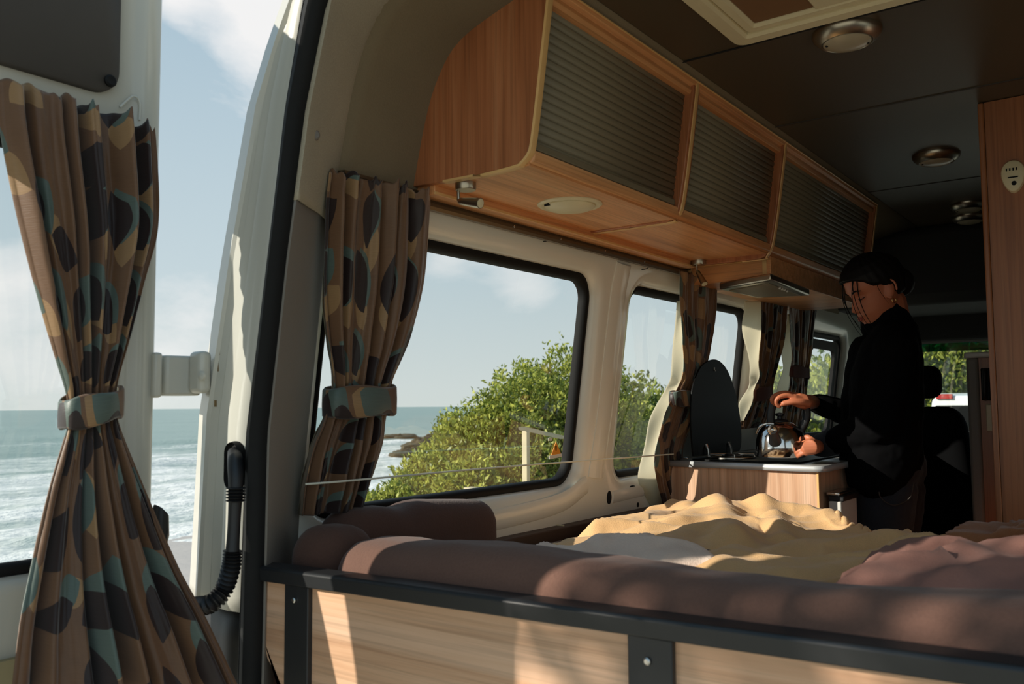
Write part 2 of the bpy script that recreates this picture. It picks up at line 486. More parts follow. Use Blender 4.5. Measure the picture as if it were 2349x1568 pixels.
# pressed ribs of the pillar between the windows and along the sill
def rib(pts, r, mat=M['cream'], flat=.45, name='pressed_rib', par=wl):
    mb = MB(); P = crv(pts, 30)
    mb.tube(P, r, 10)
    c = np.array(mb.v); x0 = np.array([xw(z) for z in c[:, 2]])
    c[:, 0] = x0 + (c[:, 0] - x0) * flat; mb.v = [tuple(p) for p in c]
    part(name, mb, mat, par)
def wpt(y, z, o=0): return (xw(z) + o, y, z)
rib([wpt(2.335, .43), wpt(2.33, .2), wpt(2.325, -.05), wpt(2.31, -.22)], .045, flat=.2)
rib([wpt(2.42, -.292), wpt(2.55, -.288), wpt(2.75, -.283)], .02, flat=.2)
rib([wpt(1.3, -.30), wpt(1.7, -.30), wpt(2.1, -.285), wpt(2.26, -.24)], .028, flat=.22)

for k, (a, b, c, d, r) in WINS.items():
    root = sroot('window_%d' % k, (-1.45, (a + b) / 2, c))
    seal = MB(); rings = []
    for e, dx in ((.004, -.030), (-.007, -.026), (-.015, -.030), (-.019, -.040), (-.019, -.056), (.004, -.056)):
        rings.append([(xw(z) + dx, y, z) for y, z in rrect(a - e, b + e, c - e, d + e, r + e, 8)])
    seal.loft(rings + [rings[0]], True, False)
    part('window_seal', seal, M['seal'], root, angle=80)
    e = -.016
    lp = rrect(a - e, b + e, c - e, d + e, r + e, 8)
    g = MB(); g.add([(xw(c) + (xw(d) - xw(c)) * (z - c) / (d - c) - .046, y, z) for y, z in lp], [tuple(range(len(lp)))])
    part('glass_pane', g, M['glass'], root, smooth=False)
    if k == 3:
        g = MB()
        for yy, w in ((4.25, .02), (3.72, .014)):
            g.hexa([(xw(c) - .055, yy - w, c), (xw(c) - .03, yy - w, c), (xw(c) - .03, yy + w, c), (xw(c) - .055, yy + w, c),
                    (xw(d) - .055, yy - w, d), (xw(d) - .03, yy - w, d), (xw(d) - .03, yy + w, d), (xw(d) - .055, yy + w, d)])
        part('window_divider', g, M['seal'], root, smooth=False)
        part('window_frame', MB().loft([[(xw(z) - .034, y, z) for y, z in rrect(4.27, 4.735, -.19, .315, .05)],
                                        [(xw(z) - .034, y, z) for y, z in rrect(4.31, 4.69, -.15, .27, .045)],
                                        [(xw(z) - .05, y, z) for y, z in rrect(4.31, 4.69, -.15, .27, .045)]], True, False), M['seal'], root)
# slope line: sill-level black ledge and the trims along the wall
mb = MB(); mb.box(-1.415, -1.372, 1.16, 2.70, -.42, -.345)
struct('trim_1', mb, plain('dark_brown_ledge', lin(70, 52, 44), .6), bevel=.004)
mb = MB(); mb.box(-1.409, -1.385, 2.105, 2.109, -.42, -.342)
struct('trim_2', mb, M['cplastic'])

# ---- ceiling, floor, right side, front
mb = MB()
mb.add([(-1.13, 1.0, .834), (.23, 1.0, .834), (.23, 5.3, .834), (-1.13, 5.3, .834), (-1.13, 1.0, .88), (.23, 1.0, .88), (.23, 5.3, .88), (-1.13, 5.3, .88)],
       [(0, 1, 2, 3), (7, 6, 5, 4), (0, 4, 5, 1), (1, 5, 6, 2), (2, 6, 7, 3), (3, 7, 4, 0)])
struct('ceiling', mb, M['ceil'], smooth=False)
for i, yy in enumerate((1.925, 2.56, 3.6)):
    mb = MB(); mb.box(-.95, .08, yy - .003, yy + .003, .8315, .835)
    struct('trim_%d' % (3 + i), mb, M['hole'] if i == 0 else M['panelgrey'], smooth=False)
mb = MB(); mb.box(-1.45, .55, 1.0, 5.3, -1.17, -1.09)
struct('floor', mb, M['carpet'], smooth=False)
mirror = lambda x: -.9 - x
mb = wall_with_windows({1: WINS[1]}); mb.v = [(mirror(x), y, z) for x, y, z in mb.v]
o = struct('wall_right', mb, M['cream'], angle=60); finish_wall(o, -1)
a, b, c, d, r = WINS[1]; root = sroot('window_5', (.55, (a + b) / 2, c))  # added unseen window, lets more sky light onto the left wall
sm = MB(); rings = [[(mirror(xw(z) + dx), y, z) for y, z in rrect(a - e, b + e, c - e, d + e, r + e, 8)] for e, dx in ((.004, -.030), (-.010, -.026), (-.024, -.030), (-.030, -.056), (.004, -.056))]
sm.loft(rings + [rings[0]], True, False); part('window_seal', sm, M['seal'], root, angle=80)
lp = rrect(a + .026, b - .026, c + .026, d - .026, r - .026, 8); gm = MB(); gm.add([(mirror(xw(c) + (xw(d) - xw(c)) * (z - c) / (d - c) - .046), y, z) for y, z in lp], [tuple(range(len(lp)))]); part('glass_pane', gm, M['glass'], root, smooth=False)
# front: bulkhead header, windscreen, dashboard wall
root = sroot('wall_front', (-.45, 5.2, -1.09))
mb = MB(); mb.box(-1.45, .55, 5.15, 5.3, .33, .86); part('header_panel', mb, M['frontdark'], root, bevel=.02)
mb = MB(); mb.box(-1.45, .55, 5.15, 5.3, -1.09, -.16); part('lower_panel', mb, M['frontdark'], root, bevel=.02)
mb = MB(); mb.box(-1.45, -1.36, 5.15, 5.3, -.16, .33); mb.box(.45, .55, 5.15, 5.3, -.16, .33); part('pillar_panel', mb, M['frontdark'], root, bevel=.02)
mb = MB(); mb.box(-1.45, .55, 4.45, 5.15, .46, .84); part('overhead_shelf', mb, M['frontdark'], root, bevel=.05)
root = sroot('window_4', (-.45, 5.2, -.16))
mb = MB(); mb.box(-1.36, .45, 5.215, 5.223, -.16, .275); part('glass_pane', mb, M['glass'], root, smooth=False)
mb = MB(); mb.box(-1.36, .45, 5.215, 5.223, .275, .33); part('tinted_band', mb, M['tint'], root, smooth=False)
mb = MB(); mb.box(-1.36, .45, 5.19, 5.214, .318, .334); part('window_frame', mb, M['gplastic'], root, bevel=.004)

# ---- rear opening: jamb, seal, arch trim (left, with a mirrored right side)
def along(pl, z):
    zz = [p[1] for p in pl][::-1] if pl[0][1] > pl[-1][1] else [p[1] for p in pl]
    xx = [p[0] for p in pl][::-1] if pl[0][1] > pl[-1][1] else [p[0] for p in pl]
    return float(np.interp(z, zz, xx))
OUT = [(-1.54, -1.09), (-1.535, -.6), (-1.531, -.383), (-1.507, -.015), (-1.445, .278), (-1.371, .562), (-1.315, .675), (-1.272, .746), (-1.2, .86)]
SL = [(-1.36, -1.09), (-1.351, -.496), (-1.337, -.054), (-1.281, .261), (-1.237, .534), (-1.193, .723), (-1.13, .86)]
SR = [(-1.31, -1.09), (-1.298, -.487), (-1.291, -.053), (-1.245, .257), (-1.196, .525), (-1.141, .708), (-1.06, .82)]
zs = np.linspace(-1.09, .86, 70)
zs_in = np.linspace(-.37, .86, 46)
def jamb_mesh(fl=lambda x: x):
    mb = MB(); rows = []
    for z in zs_in:
        o, l = along(OUT, z), along(SL, z)
        w = l - o
        prof = [(o - .005, 1.14), (o - .002, 1.03), (o, 1.016), (o + .045, 1.0), (o + .05, 1.004), (o + .40 * w, 1.006), (o + .42 * w, 1.012), (o + .45 * w, 1.012),
                (o + .47 * w, 1.004), (o + .60 * w, 1.008), (o + .63 * w, 1.014), (o + .66 * w, 1.0), (o + .8 * w, .998), (l + .01, 1.006)]
        rows.append([(fl(x), y, z) for x, y in prof])
    mb.grid(np.array(rows)); return mb
def band(A, B, ya, yb, fl, n=6, bulge=.012):
    pass
for side, fl in ((0, lambda x: x), (1, mirror)):
    nm = 'trim_%d' % (6 + side * 4)
    o = struct(nm, jamb_mesh(fl), M['white'], solid=.008, angle=25)
    # lower dark jamb
    mb = MB(); rows = [[(fl(along(OUT, z) + .03), 1.02, z), (fl(along(SL, z) + .01), 1.008, z)] for z in np.linspace(-1.09, -.365, 12)]
    mb.grid(np.array(rows)); struct('trim_%d' % (7 + side * 4), mb, M['bplastic'], solid=.01)
    # rubber seal
    mb = MB(); rings = []
    for z in zs:
        l, r = along(SL, z), along(SR, z); c = (l + r) / 2; h = (r - l) / 2
        prof = [(-1, 0), (-.9, -.012), (-.45, -.02), (-.35, -.014), (-.15, -.024), (.4, -.028), (.9, -.018), (1, 0), (.8, .012), (-.8, .012)]
        rings.append([(fl(c + h * u), 1.0 + d, z) for u, d in prof])
    mb.loft(rings); struct('trim_%d' % (8 + side * 4), mb, M['seal'], angle=50)
    # arch trim: lower plastic, upper headliner, then the curve to the wall
    def arch(z0, z1, n, off=0):
        rows = []
        for z in np.linspace(z0, z1, n):
            r = along(SR, z); w = min(xw(z), r - .03)
            P = [(r - .012, .999), (r + .004, 1.003), (r + .004 - .004, 1.012), (r - .25 * (r - w), 1.05), (r - .62 * (r - w) + .008, 1.10), (w + .014, 1.145), (w + .006, 1.162), (w - .004, 1.172)]
            rows.append([(fl(x + off), y, z) for x, y in P])
        return np.array(rows)
    mb = MB(); mb.grid(arch(-1.09, .372, 50)); tr = struct('trim_%d' % (9 + side * 4), mb, M['gplastic'], solid=.004)
    if side == 0:
        for px, py, rr in ((684, 585, .0095), (641, 1071, .0105)):
            p = at(px, py, y=1.09); x = along(SR, p[2]) - .55 * (along(SR, p[2]) - xw(p[2]))
            p = at(px, py, x=x + .004)
            part('fixing_cap', MB().lathe([(rr, -.012), (rr, .003), (rr * .8, .006), (.0, .007)], p, (.82, -.55, 0), 20), M['gplastic'], tr)
    mb = MB(); mb.grid(arch(.366, .80, 24, .0045)); hd = struct('trim_%d' % (14 + side), mb, M['headliner'], solid=.004)
    if side == 0:
        p = at(722, 310, y=1.06); x = along(SR, p[2]) - .38 * (along(SR, p[2]) - xw(p[2])) + .016
        p = at(722, 310, x=x)
        part('fixing_cap', MB().lathe([(.0095, -.012), (.0095, .003), (.007, .006), (.0, .0065)], p, (.85, -.5, 0), 20), M['cap'], hd)
# grey quarter lining over the wall behind the curtain, up into the ceiling
for side, fl in ((0, lambda x: x), (1, mirror)):
    rows = []
    for z in np.linspace(.445, .835, 30):
        rows.append([(fl(xw(z) + .008), y, z) for y in (1.155, 1.2, 1.3, 1.373, 1.6, 2.2, 3.0, 3.9, 4.5)])
    mb = MB(); mb.grid(np.array(rows)); struct('trim_%d' % (16 + side), mb, M['quarter'], solid=.003)
# roof edge over the opening
mb = MB(); P = []
for t in np.linspace(0, 1, 30):
    P.append((-1.07 + t * (mirror(-1.07) + 1.07), .99, .83 + .03 * math.sin(PI * t)))
mb.tube(P, .03, 10); struct('trim_18', mb, M['seal'])
mb = MB(); mb.box(-1.3, .4, 1.0, 5.35, .88, .93); mb.box(-1.25, .35, .985, 1.06, .845, .93)
struct('trim_19', mb, M['white'], bevel=.02)
mb = MB(); mb.box(-1.165, .265, 1.004, 1.14, .803, .878); struct('trim_22', mb, M['headliner'], bevel=.008)
# outer body skin so the van has a side from outside
mb = MB(); rows = []
for z in np.linspace(-1.3, -.30, 14): rows.append([(-1.535, y, z) for y in (1.12, 2.5, 5.3)])
mb.grid(np.array(rows)); struct('trim_20', mb, M['white'], solid=.01)

# ---- wiring hose on the jamb
root = thing('wiring_hose', 'black corrugated rubber wiring hose curving down the white rear door jamb', 'hose', at(530, 1040, y=1.0))
mb = MB(); c = at(535, 1062, y=.985)
ring = rrect(-.022, .022, -.05, .04, .0215, 8)
mb.loft([[(c[0] + u * k, .999 - d, c[2] + v * k2) for u, v in ring] for k, k2, d in ((1, 1, 0), (1, 1, .012), (.9, .95, .020), (.86, .93, .014), (.78, .9, .012))])
part('grommet', mb, M['seal'], root)
mb = MB(); P = [at(538, 1038, y=.985), at(540, 1065, y=.965), at(541, 1110, y=.955), at(537, 1200, y=.95), at(533, 1265, y=.945)]
mb.tube(crv(P, 40), [.0125 + .0015 * math.sin(t * 3) for t in np.linspace(0, 2, 40)], 14); part('sleeve', mb, M['bplastic'], root)
for pa in ([(541, 1117), (540, 1150)], [(534, 1262), (530, 1300), (514, 1350), (485, 1383), (448, 1390), (420, 1392)]):
    pts = [at(*p, y=.95 if i < 3 else .93) for i, p in enumerate(pa)]
    P = crv(pts, 24 if len(pts) == 2 else 130); mb = MB()
    mb.tube(P, [.0145 + .0028 * math.sin(i * 2 * PI / 5) for i in range(len(P))], 14); part('corrugated_section', mb, M['bplastic'], root)

# ---- the open rear door with its window, inner panel, hinge
DX = -1.5
root = sroot('door_1', (DX, .5, -1.09))
wy0, wy1, wz0, wz1, wr = .085, .826, -.272, .455, .05
def door_face():
    outer = rrect(0.000, .912, -1.12, .86, .05, 6); inner = rrect(wy0, wy1, wz0, wz1, wr, 6)
    mb = MB(); rings = []
    def ring(lp, x): return [(x(p[0], p[1]) if callable(x) else x, p[0], p[1]) for p in lp]
    def sc(lp_r): return lp_r
    rings.append(ring(rrect(0.000, .912, -1.12, .86, .05, 8), DX - .055))
    rings.append(ring(rrect(0.000, .912, -1.12, .86, .05, 8), DX - .012))
    rings.append(ring(rrect(0.006, .904, -1.114, .854, .05, 8), DX - .002))
    rings.append(ring(rrect(0.015, .885, -1.10, .84, .05, 8), DX))
    rings.append(ring(rrect(0.025, .868, -1.09, .83, .05, 8), DX))
    rings.append(ring(rrect(0.030, .860, -1.08, .82, .05, 8), DX - .008))
    for e, dx in ((.028, -.008), (.016, -.012), (.004, -.03), (0, -.055)):
        rings.append(ring(rrect(wy0 - e, wy1 + e, wz0 - e, wz1 + e, wr + e, 8), DX + dx))
    mb.loft(rings + [rings[0]], True, False); return mb
part('door_panel', door_face(), M['white'], root, angle=50)
lp = rrect(wy0, wy1, wz0, wz1, wr, 8)
mb = MB(); rr = [[(DX + dx, y, z) for y, z in rrect(wy0 - e, wy1 + e, wz0 - e, wz1 + e, wr + e, 8)] for e, dx in ((.003, -.034), (-.010, -.030), (-.018, -.038), (-.018, -.05), (.003, -.05))]
mb.loft(rr + [rr[0]], True, False); part('window_seal', mb, M['seal'], root, angle=80)
mb = MB(); mb.add([(DX - .042, y, z) for y, z in rrect(wy0 + .014, wy1 - .014, wz0 + .014, wz1 - .014, wr, 8)], [tuple(range(36))]); part('glass_pane', mb, M['glass'], root, smooth=False)
mb = MB(); rr = [[(DX + dx, y, z) for y, z in rrect(.11, .822 + e, .562 - e, .81, .045, 8)] for e, dx in ((.0, -.01), (0, .003), (-.004, .006))]
mb.loft(rr); up = part('cover_panel', mb, M['panelgrey'], root, label='dark grey inner cover panel', angle=50)
p = at(252, 186, x=DX + .006); part('screw_cap', MB().lathe([(.011, 0), (.011, .004), (.008, .007), (0, .006)], p, (1, 0, 0), 20), M['seal'], up)
p = at(252, 186, x=DX + .012)
mb = MB(); rr = [[(DX + dx, y, z) for y, z in rrect(.11, .822 + e, -1.0, -.40, .045, 8)] for e, dx in ((.0, -.01), (0, .003), (-.004, .006))]
mb.loft(rr); part('lower_panel', mb, plain('olive_beige_door_card', lin(150, 140, 108), .6), root, angle=50)
# raised pressing above the curtain corner
mb = MB(); P = [at(275, 246, x=DX + .001), at(290, 232, x=DX + .001), at(304, 221, x=DX + .001), at(316, 226, x=DX + .001), at(321, 240, x=DX + .001), at(320, 275, x=DX + .001)]
mb.tube(crv(P, 30), .0022, 8); part('pressed_rib', mb, M['white'], root)
# rubber latch pad on the edge
mb = MB(); mb.lathe([(.0, -.012), (.014, -.01), (.018, 0), (.014, .01), (0, .012)], at(366, 1210, x=DX), (0, .3, 1), 16)
vs = np.array(mb.v); c = vs.mean(0); vs = c + (vs - c) * np.array([1, 1, 3.2]); mb.v = [tuple(q) for q in vs]
part('latch_pad', mb, M['bplastic'], root)
hz = at(430, 862, y=.98)[2]
hg = MB()
hg.box(-1.545, -1.490, .90, .918, hz - .042, hz + .042)
poly = [(-1.53, .918), (-1.50, .93), (-1.485, .985), (-1.50, 1.005), (-1.575, 1.005), (-1.57, .94)]
hg.prism(poly, lambda u, v, a: (u, v, a), hz - .038, hz + .038)
h = part('hinge', hg, M['white'], root, bevel=.006)
mb = MB(); mb.box(-1.53, -1.455, .972, .99, hz - .024, hz + .024); part('hinge_plate', mb, M['white'], h, bevel=.005)
mb = MB(); mb.box(-1.49, -1.448, .968, .995, hz - .034, hz + .046); part('hinge_knuckle', mb, M['white'], h, bevel=.010)
for dz in (-.02, .02):
    part('hinge_bolt', MB().lathe([(.010, 0), (.010, .004), (.006, .007), (0, .0075)], (-1.528, .925, hz + dz), (.9, -.6, 0), 16), M['white'], h)
part('hinge_bolt', MB().lathe([(.009, 0), (.009, .004), (.006, .006), (0, .0065)], at(465, 862, y=.971), (0, -1, 0), 16), M['white'], h)
# rust stains on the jamb by the hinge are thin chips of bare metal
for px, py, w, hh in ((506, 806, .003, .007), (504, 830, .0015, .018), (497, 925, .003, .006)):
    p = at(px, py, y=1.0)
    mb = MB(); mb.box(p[0] - w, p[0] + w, .9965, 1.006, p[2] - hh, p[2] + hh); part('paint_chip', mb, plain('rusty_metal', lin(120, 96, 60), .9, var=.5, scale=120), bpy.data.objects['trim_6'])

# ================================================================== OVERHEAD CABINET
YC = 1.374
def xf(z): return -.976 + (z - .5) * .145
cab = thing('overhead_cabinet', 'long oak overhead cabinet with grey roller shutters above the side windows', 'cabinet', (-1.1, YC, .46))
def endpoly(px):  return [(float(at(*p, y=YC)[0]), float(at(*p, y=YC)[2])) for p in px]
ep = endpoly([(945, 428), (962, 340), (985, 205), (1005, 140), (1040, 82), (1090, 36), (1145, 5), (1190, -18), (1225, -30)])
ep[0] = (-1.288, .474)
ep = [(p[0], p[1]) for p in crv(ep, 40)]
right = [(xf(.835) + .004, .828), (xf(.79) + .004, .79), (xf(.6) + .004, .6), (xf(.5) + .004, .512), (xf(.5) - .004, .492), (xf(.5) - .02, .478), (xf(.5) - .036, .473)]
poly = ep + right + [(-1.15, .469)]
mb = MB(); mb.prism(poly, lambda u, v, a: (u, a, v), YC, YC + .016); part('end_panel', mb, M['cab_z'], cab, bevel=.0015)
def edge_strip(pl, y0, y1, w=.004):
    mb = MB(); P = [np.array((x, 0, z)) for x, z in pl]; P = crv(P, 40); rings = []
    for i, p in enumerate(P):
        d = P[min(i + 1, 39)] - P[max(i - 1, 0)]; d /= np.linalg.norm(d); nrm = np.array((-d[2], 0, d[0]))
        if nrm[0] < 0 and nrm[2] > 0: nrm = -nrm
        nrm = np.array((d[2], 0, -d[0])) if (np.array((d[2], 0, -d[0]))[0] > 0 or d[2] == 0) else np.array((-d[2], 0, d[0]))
        rings.append([p + nrm * k + np.array((0, yy, 0)) for k, yy in ((-.001, y0), (w, y0 + .001), (w + .001, (y0 + y1) / 2), (w, y1 - .001), (-.001, y1))])
    mb.loft(rings, True, True); return mb
part('edge_band', edge_strip(right + [(-1.10, .4695), (-1.20, .4705)], YC - .001, YC + .017), M['edge'], cab, bevel=0)
DIV = [2.045, 2.70]
YE = 3.80
for yy in DIV + [YE]:
    lo = .457 if yy == 2.70 else .468
    pl = [(-1.285, lo), (xf(.5) - .036, lo), (xf(.5) - .016, lo + .006), (xf(.5) + .002, .492), (xf(.5) + .010, .52), (xf(.6) + .010, .6), (xf(.79) + .012, .80), (xf(.82) + .008, .822), (xf(.83) - .02, .828), (-1.1, .80), (-1.26, .60)]
    mb = MB(); mb.prism(pl, lambda u, v, a: (u, a, v), yy - .018, yy + .018); d = part('divider', mb, M['cab_z'], cab, bevel=.003)
    part('edge_band', edge_strip(pl[0:8], yy - .008, yy + .008, .002), M['edge'], d)
# bottom board, front lip, rear batten, top fascia
mb = MB(); mb.box(-1.30, -.985, YC + .014, 2.69, .472, .486); part('bottom_board', mb, M['cab_y'], cab)
mb = MB(); mb.hexa([(-1.0, YC + .016, .472), (-.978, YC + .016, .478), (-.978, YE, .478), (-1.0, YE, .472), (-1.0, YC + .016, .50), (-.972, YC + .016, .503), (-.972, YE, .503), (-1.0, YE, .50)])
part('front_lip', mb, M['cab_y'], cab, bevel=.005)
mb = MB(); mb.box(-1.30, -1.235, YC + .014, 2.69, .452, .473); part('rear_batten', mb, M['cab_y'], cab, bevel=.002)
mb = MB(); mb.box(-1.236, -1.232, YC + .014, 2.69, .4525, .458); part('batten_bead', mb, M['edge'], cab)
mb = MB()
sec = [(-.02, .788), (.0, .789), (.004, .797), (.002, .808), (.012, .812), (.016, .822), (.008, .832), (-.02, .834)]
mb.loft([[(xf(.8) + u, yy, z) for u, z in sec] for yy in (YC + .016, YE)]); part('top_fascia', mb, M['cab_y'], cab, bevel=.001)
mb = MB(); P = [(xf(.8) + .0165, yy, .821) for yy in np.linspace(YC + .016, YE, 4)]; mb.tube(P, .0022, 6); part('fascia_bead', mb, M['edge'], cab)
mb = MB(); mb.box(-1.22, -1.21, YC + .016, YE, .48, .80); part('back_board', mb, M['frontdark'], cab)
for i, (a, b) in enumerate(((YC + .016, DIV[0] - .018), (DIV[0] + .018, DIV[1] - .018), (DIV[1] + .018, YE - .018))):
    ns = 17; rows = []
    for k in range(ns):
        z0 = .514 + k * (.795 - .514) / ns; dz = (.795 - .514) / ns
        for f, dx in ((.0, -.006), (.06, -.0015), (.3, 0), (.7, 0), (.94, -.0015), (.999, -.006)):
            z = z0 + f * dz; rows.append([(xf(z) - .013 + dx, yy, z) for yy in (a, b)])
    mb = MB(); mb.grid(np.array(rows)); sh = part('roller_shutter', mb, M['vinyl'], cab, solid=.003, angle=50)
    mb = MB(); mb.box(xf(.51) - .016, xf(.51) - .004, a + .005, b - .005, .506, .522); part('shutter_pull', mb, M['vinyl'], sh, bevel=.003)
# lower housing of the last section, over the kitchen
hx0, hx1 = -1.285, -.992
mb = MB(); mb.box(hx0, hx1, 2.735, 3.80, .402, .472); hb = part('hood_housing', mb, M['cab_x'], cab, bevel=.002)
for xx in (hx0 + .012, hx1 - .02):
    mb = MB(); mb.box(xx - .007, xx + .007, 2.731, 2.736, .403, .470); part('housing_edge', mb, M['edge'], hb, bevel=.001)
mb = MB(); mb.box(-1.29, hx1 - .01, 3.5, 3.85, .405, .41); part('housing_underside', mb, M['cab_x'], hb)

hood = thing('range_hood', 'flat steel range hood with glass filter under the far end of the overhead cabinet', 'range hood', (-1.13, 3.0, .36))
c4 = [at(1650, 664, z=.378), at(1768, 643, z=.378), at(1858, 678, z=.378), at(1735, 683, z=.378)]
c4 = [np.array(p) for p in c4]
cen = sum(c4) / 4
mb = MB(); mb.hexa([tuple(p) for p in c4] + [tuple(p + np.array((0, 0, .024))) for p in c4]); part('tray', mb, M['nickel'], hood, bevel=.006)
q = [cen + (p - cen) * .78 + np.array((0, 0, -.003)) for p in c4]
mb = MB(); mb.hexa([tuple(p) for p in q] + [tuple(p + np.array((0, 0, .004))) for p in q]); part('filter_glass', mb, M['vinyl'], hood, bevel=.001)
for k in range(4):
    p = at(1789 + k * 5.5, 661 + k * 2.2, z=.374)
    part('button', MB().lathe([(.004, .006), (.004, -.003), (0, -.004)], p, (0, 0, 1), 12), M['wplastic'], hood)

# curtain track
tr = thing('curtain_track', 'long bronze curtain track screwed along the wall under the overhead cabinet', 'curtain rail', (-1.28, 2.2, .43))
mb = MB(); sec = [(-.012, .432), (.006, .430), (.012, .436), (.012, .443), (.004, .446), (.004, .452), (.014, .455), (.014, .462), (-.01, .464)]
mb.loft([[(xw(.45) + .02 + u, yy, z) for u, z in sec] for yy in (1.16, 3.45)]); part('rail', mb, M['track'], tr)
for yy in (1.72, 1.93, 2.16, 2.4):
    part('track_screw', MB().lathe([(.003, 0), (.003, .002), (0, .003)], (xw(.45) + .032, yy, .44), (1, 0, 0), 8), M['steel'], tr)

# reading lamps
def reading_lamp(label, base, stem, head0, head1):
    r = thing('reading_lamp', label, 'lamp', base, 'reading lamps under the overhead cabinet')
    bz = base[2]
    part('lamp_base', MB().lathe([(.0, .0), (.023, 0), (.023, -.013), (.021, -.016), (0, -.016)], base, (0, 0, 1), 28), M['nickel'], r)
    part('stem', MB().tube([stem[0], stem[1]], .0036, 12), M['nickel'], r)
    a, b = np.array(head0), np.array(head1)
    P = [a + (b - a) * t for t in (0, .06, .3, .7, 1.0)]
    part('lamp_head', MB().tube(P, [.005, .0075, .0085, .0105, .0115], 20), M['nickel'], r)
    d = (b - a) / np.linalg.norm(b - a)
    part('lamp_lens', MB().lathe([(.0098, -.002), (.0098, .001), (0, .0015)], b, d, 20), M['cplastic'], r)
b = at(1068, 414, y=1.415)
reading_lamp('brass reading lamp with level head at the near end of the overhead cabinet', (b[0], 1.415, .472), (at(1051, 425, y=1.41), at(1052, 461, y=1.41)), at(1053, 461, y=1.41), at(1102, 466, y=1.41))
b = at(1606, 598, z=.472)
reading_lamp('brass reading lamp tilted down beside the range hood curtain', (b[0], b[1] - .01, .472), (at(1598, 600, y=2.68), at(1599, 624, y=2.68)), at(1600, 622, y=2.68), at(1616, 651, y=2.665))
# oval cream light
r = thing('puck_light', 'round cream puck light recessed in the underside of the overhead cabinet', 'light', at(1307, 468, z=.468))
b = at(1307, 468, z=.472)
part('rim', MB().lathe([(.0, .002), (.077, .002), (.077, -.002), (.073, -.005), (.066, -.006), (.062, -.004), (0, -.004)], b, (0, 0, 1), 48), M['cplastic'], r)
part('diffuser', MB().lathe([(.060, -.002), (.060, -.007), (.05, -.013), (.03, -.017), (0, -.018)], b, (0, 0, 1), 40), M['cplastic'], r)
mb = MB(); mb.box(b[0] - .035, b[0] - .02, b[1] - .056, b[1] - .053, b[2] - .010, b[2] - .004); part('switch_slot', mb, M['hole'], r)

# ================================================================== CEILING FITTINGS
hp = at(1690, 90, z=.834); hx, hy = hp[0], hp[1]
r = thing('roof_hatch', 'cream framed roof hatch with a brown blind in the ceiling', 'hatch', (hx + .22, hy - .22, .81))
def frame_ring(x0, x1, y0, y1, w, z0, z1, rad):
    mb = MB(); rr = []
    for e, z in ((0, z1), (0, z0 + .006), (.006, z0), (w - .006, z0), (w, z0 + .006), (w, z1)):
        rr.append([(x, y, z) for x, y in rrect(x0 + e, x1 - e, y0 + e, y1 - e, max(.004, rad - e * .6), 6)])
    mb.loft(rr + [rr[0]], True, False); return mb
x0, x1, y0, y1 = hx, hx + .44, hy - .44, hy
part('frame', frame_ring(x0, x1, y0, y1, .042, .812, .835, .03), M['cplastic'], r)
part('inner_frame', frame_ring(x0 + .04, x1 - .04, y0 + .04, y1 - .04, .03, .82, .837, .02), M['cplastic'], r)
mb = MB(); mb.box(x0 + .066, x0 + .21, y0 + .066, y1 - .066, .828, .833); part('blind', mb, M['screen'], r)
mb = MB(); mb.box(x0 + .20, x1 - .06, y0 + .066, y1 - .066, .822, .832); part('blind_cassette', mb, M['cplastic'], r, bevel=.004)
CL = [((1943, 92), 'large steel ceiling light nearest the roof hatch'), ((2148, 368), 'steel ceiling light second from the roof hatch'),
      ((2222, 478), 'small steel ceiling light beside the tall wardrobe, nearer of two'), ((2224, 505), 'steel ceiling light farthest forward beside the wardrobe')]
for (px, py), lb in CL:
    b = at(px, py, z=.815); b = np.array((b[0], b[1], .834))
    q = thing('ceiling_light', lb, 'light', b, 'round ceiling lights')
    part('rim', MB().lathe([(0, .001), (.075, .001), (.075, -.004), (.072, -.012), (.062, -.022), (.055, -.026), (.052, -.022), (0, -.02)], b, (0, 0, 1), 44), M['nickel'], q)
    part('lens', MB().lathe([(.051, -.015), (.051, -.026), (.04, -.032), (.02, -.035), (0, -.036)], b, (0, 0, 1), 40), plain('lamp_lens', lin(176, 164, 140), .25), q)
    for a in (.4, 3.6):
        part('lens_clip', MB().lathe([(.004, -.02), (.004, -.031), (0, -.032)], b + np.array((.043 * math.cos(a), .043 * math.sin(a), 0)), (0, 0, 1), 8), M['hole'], q)

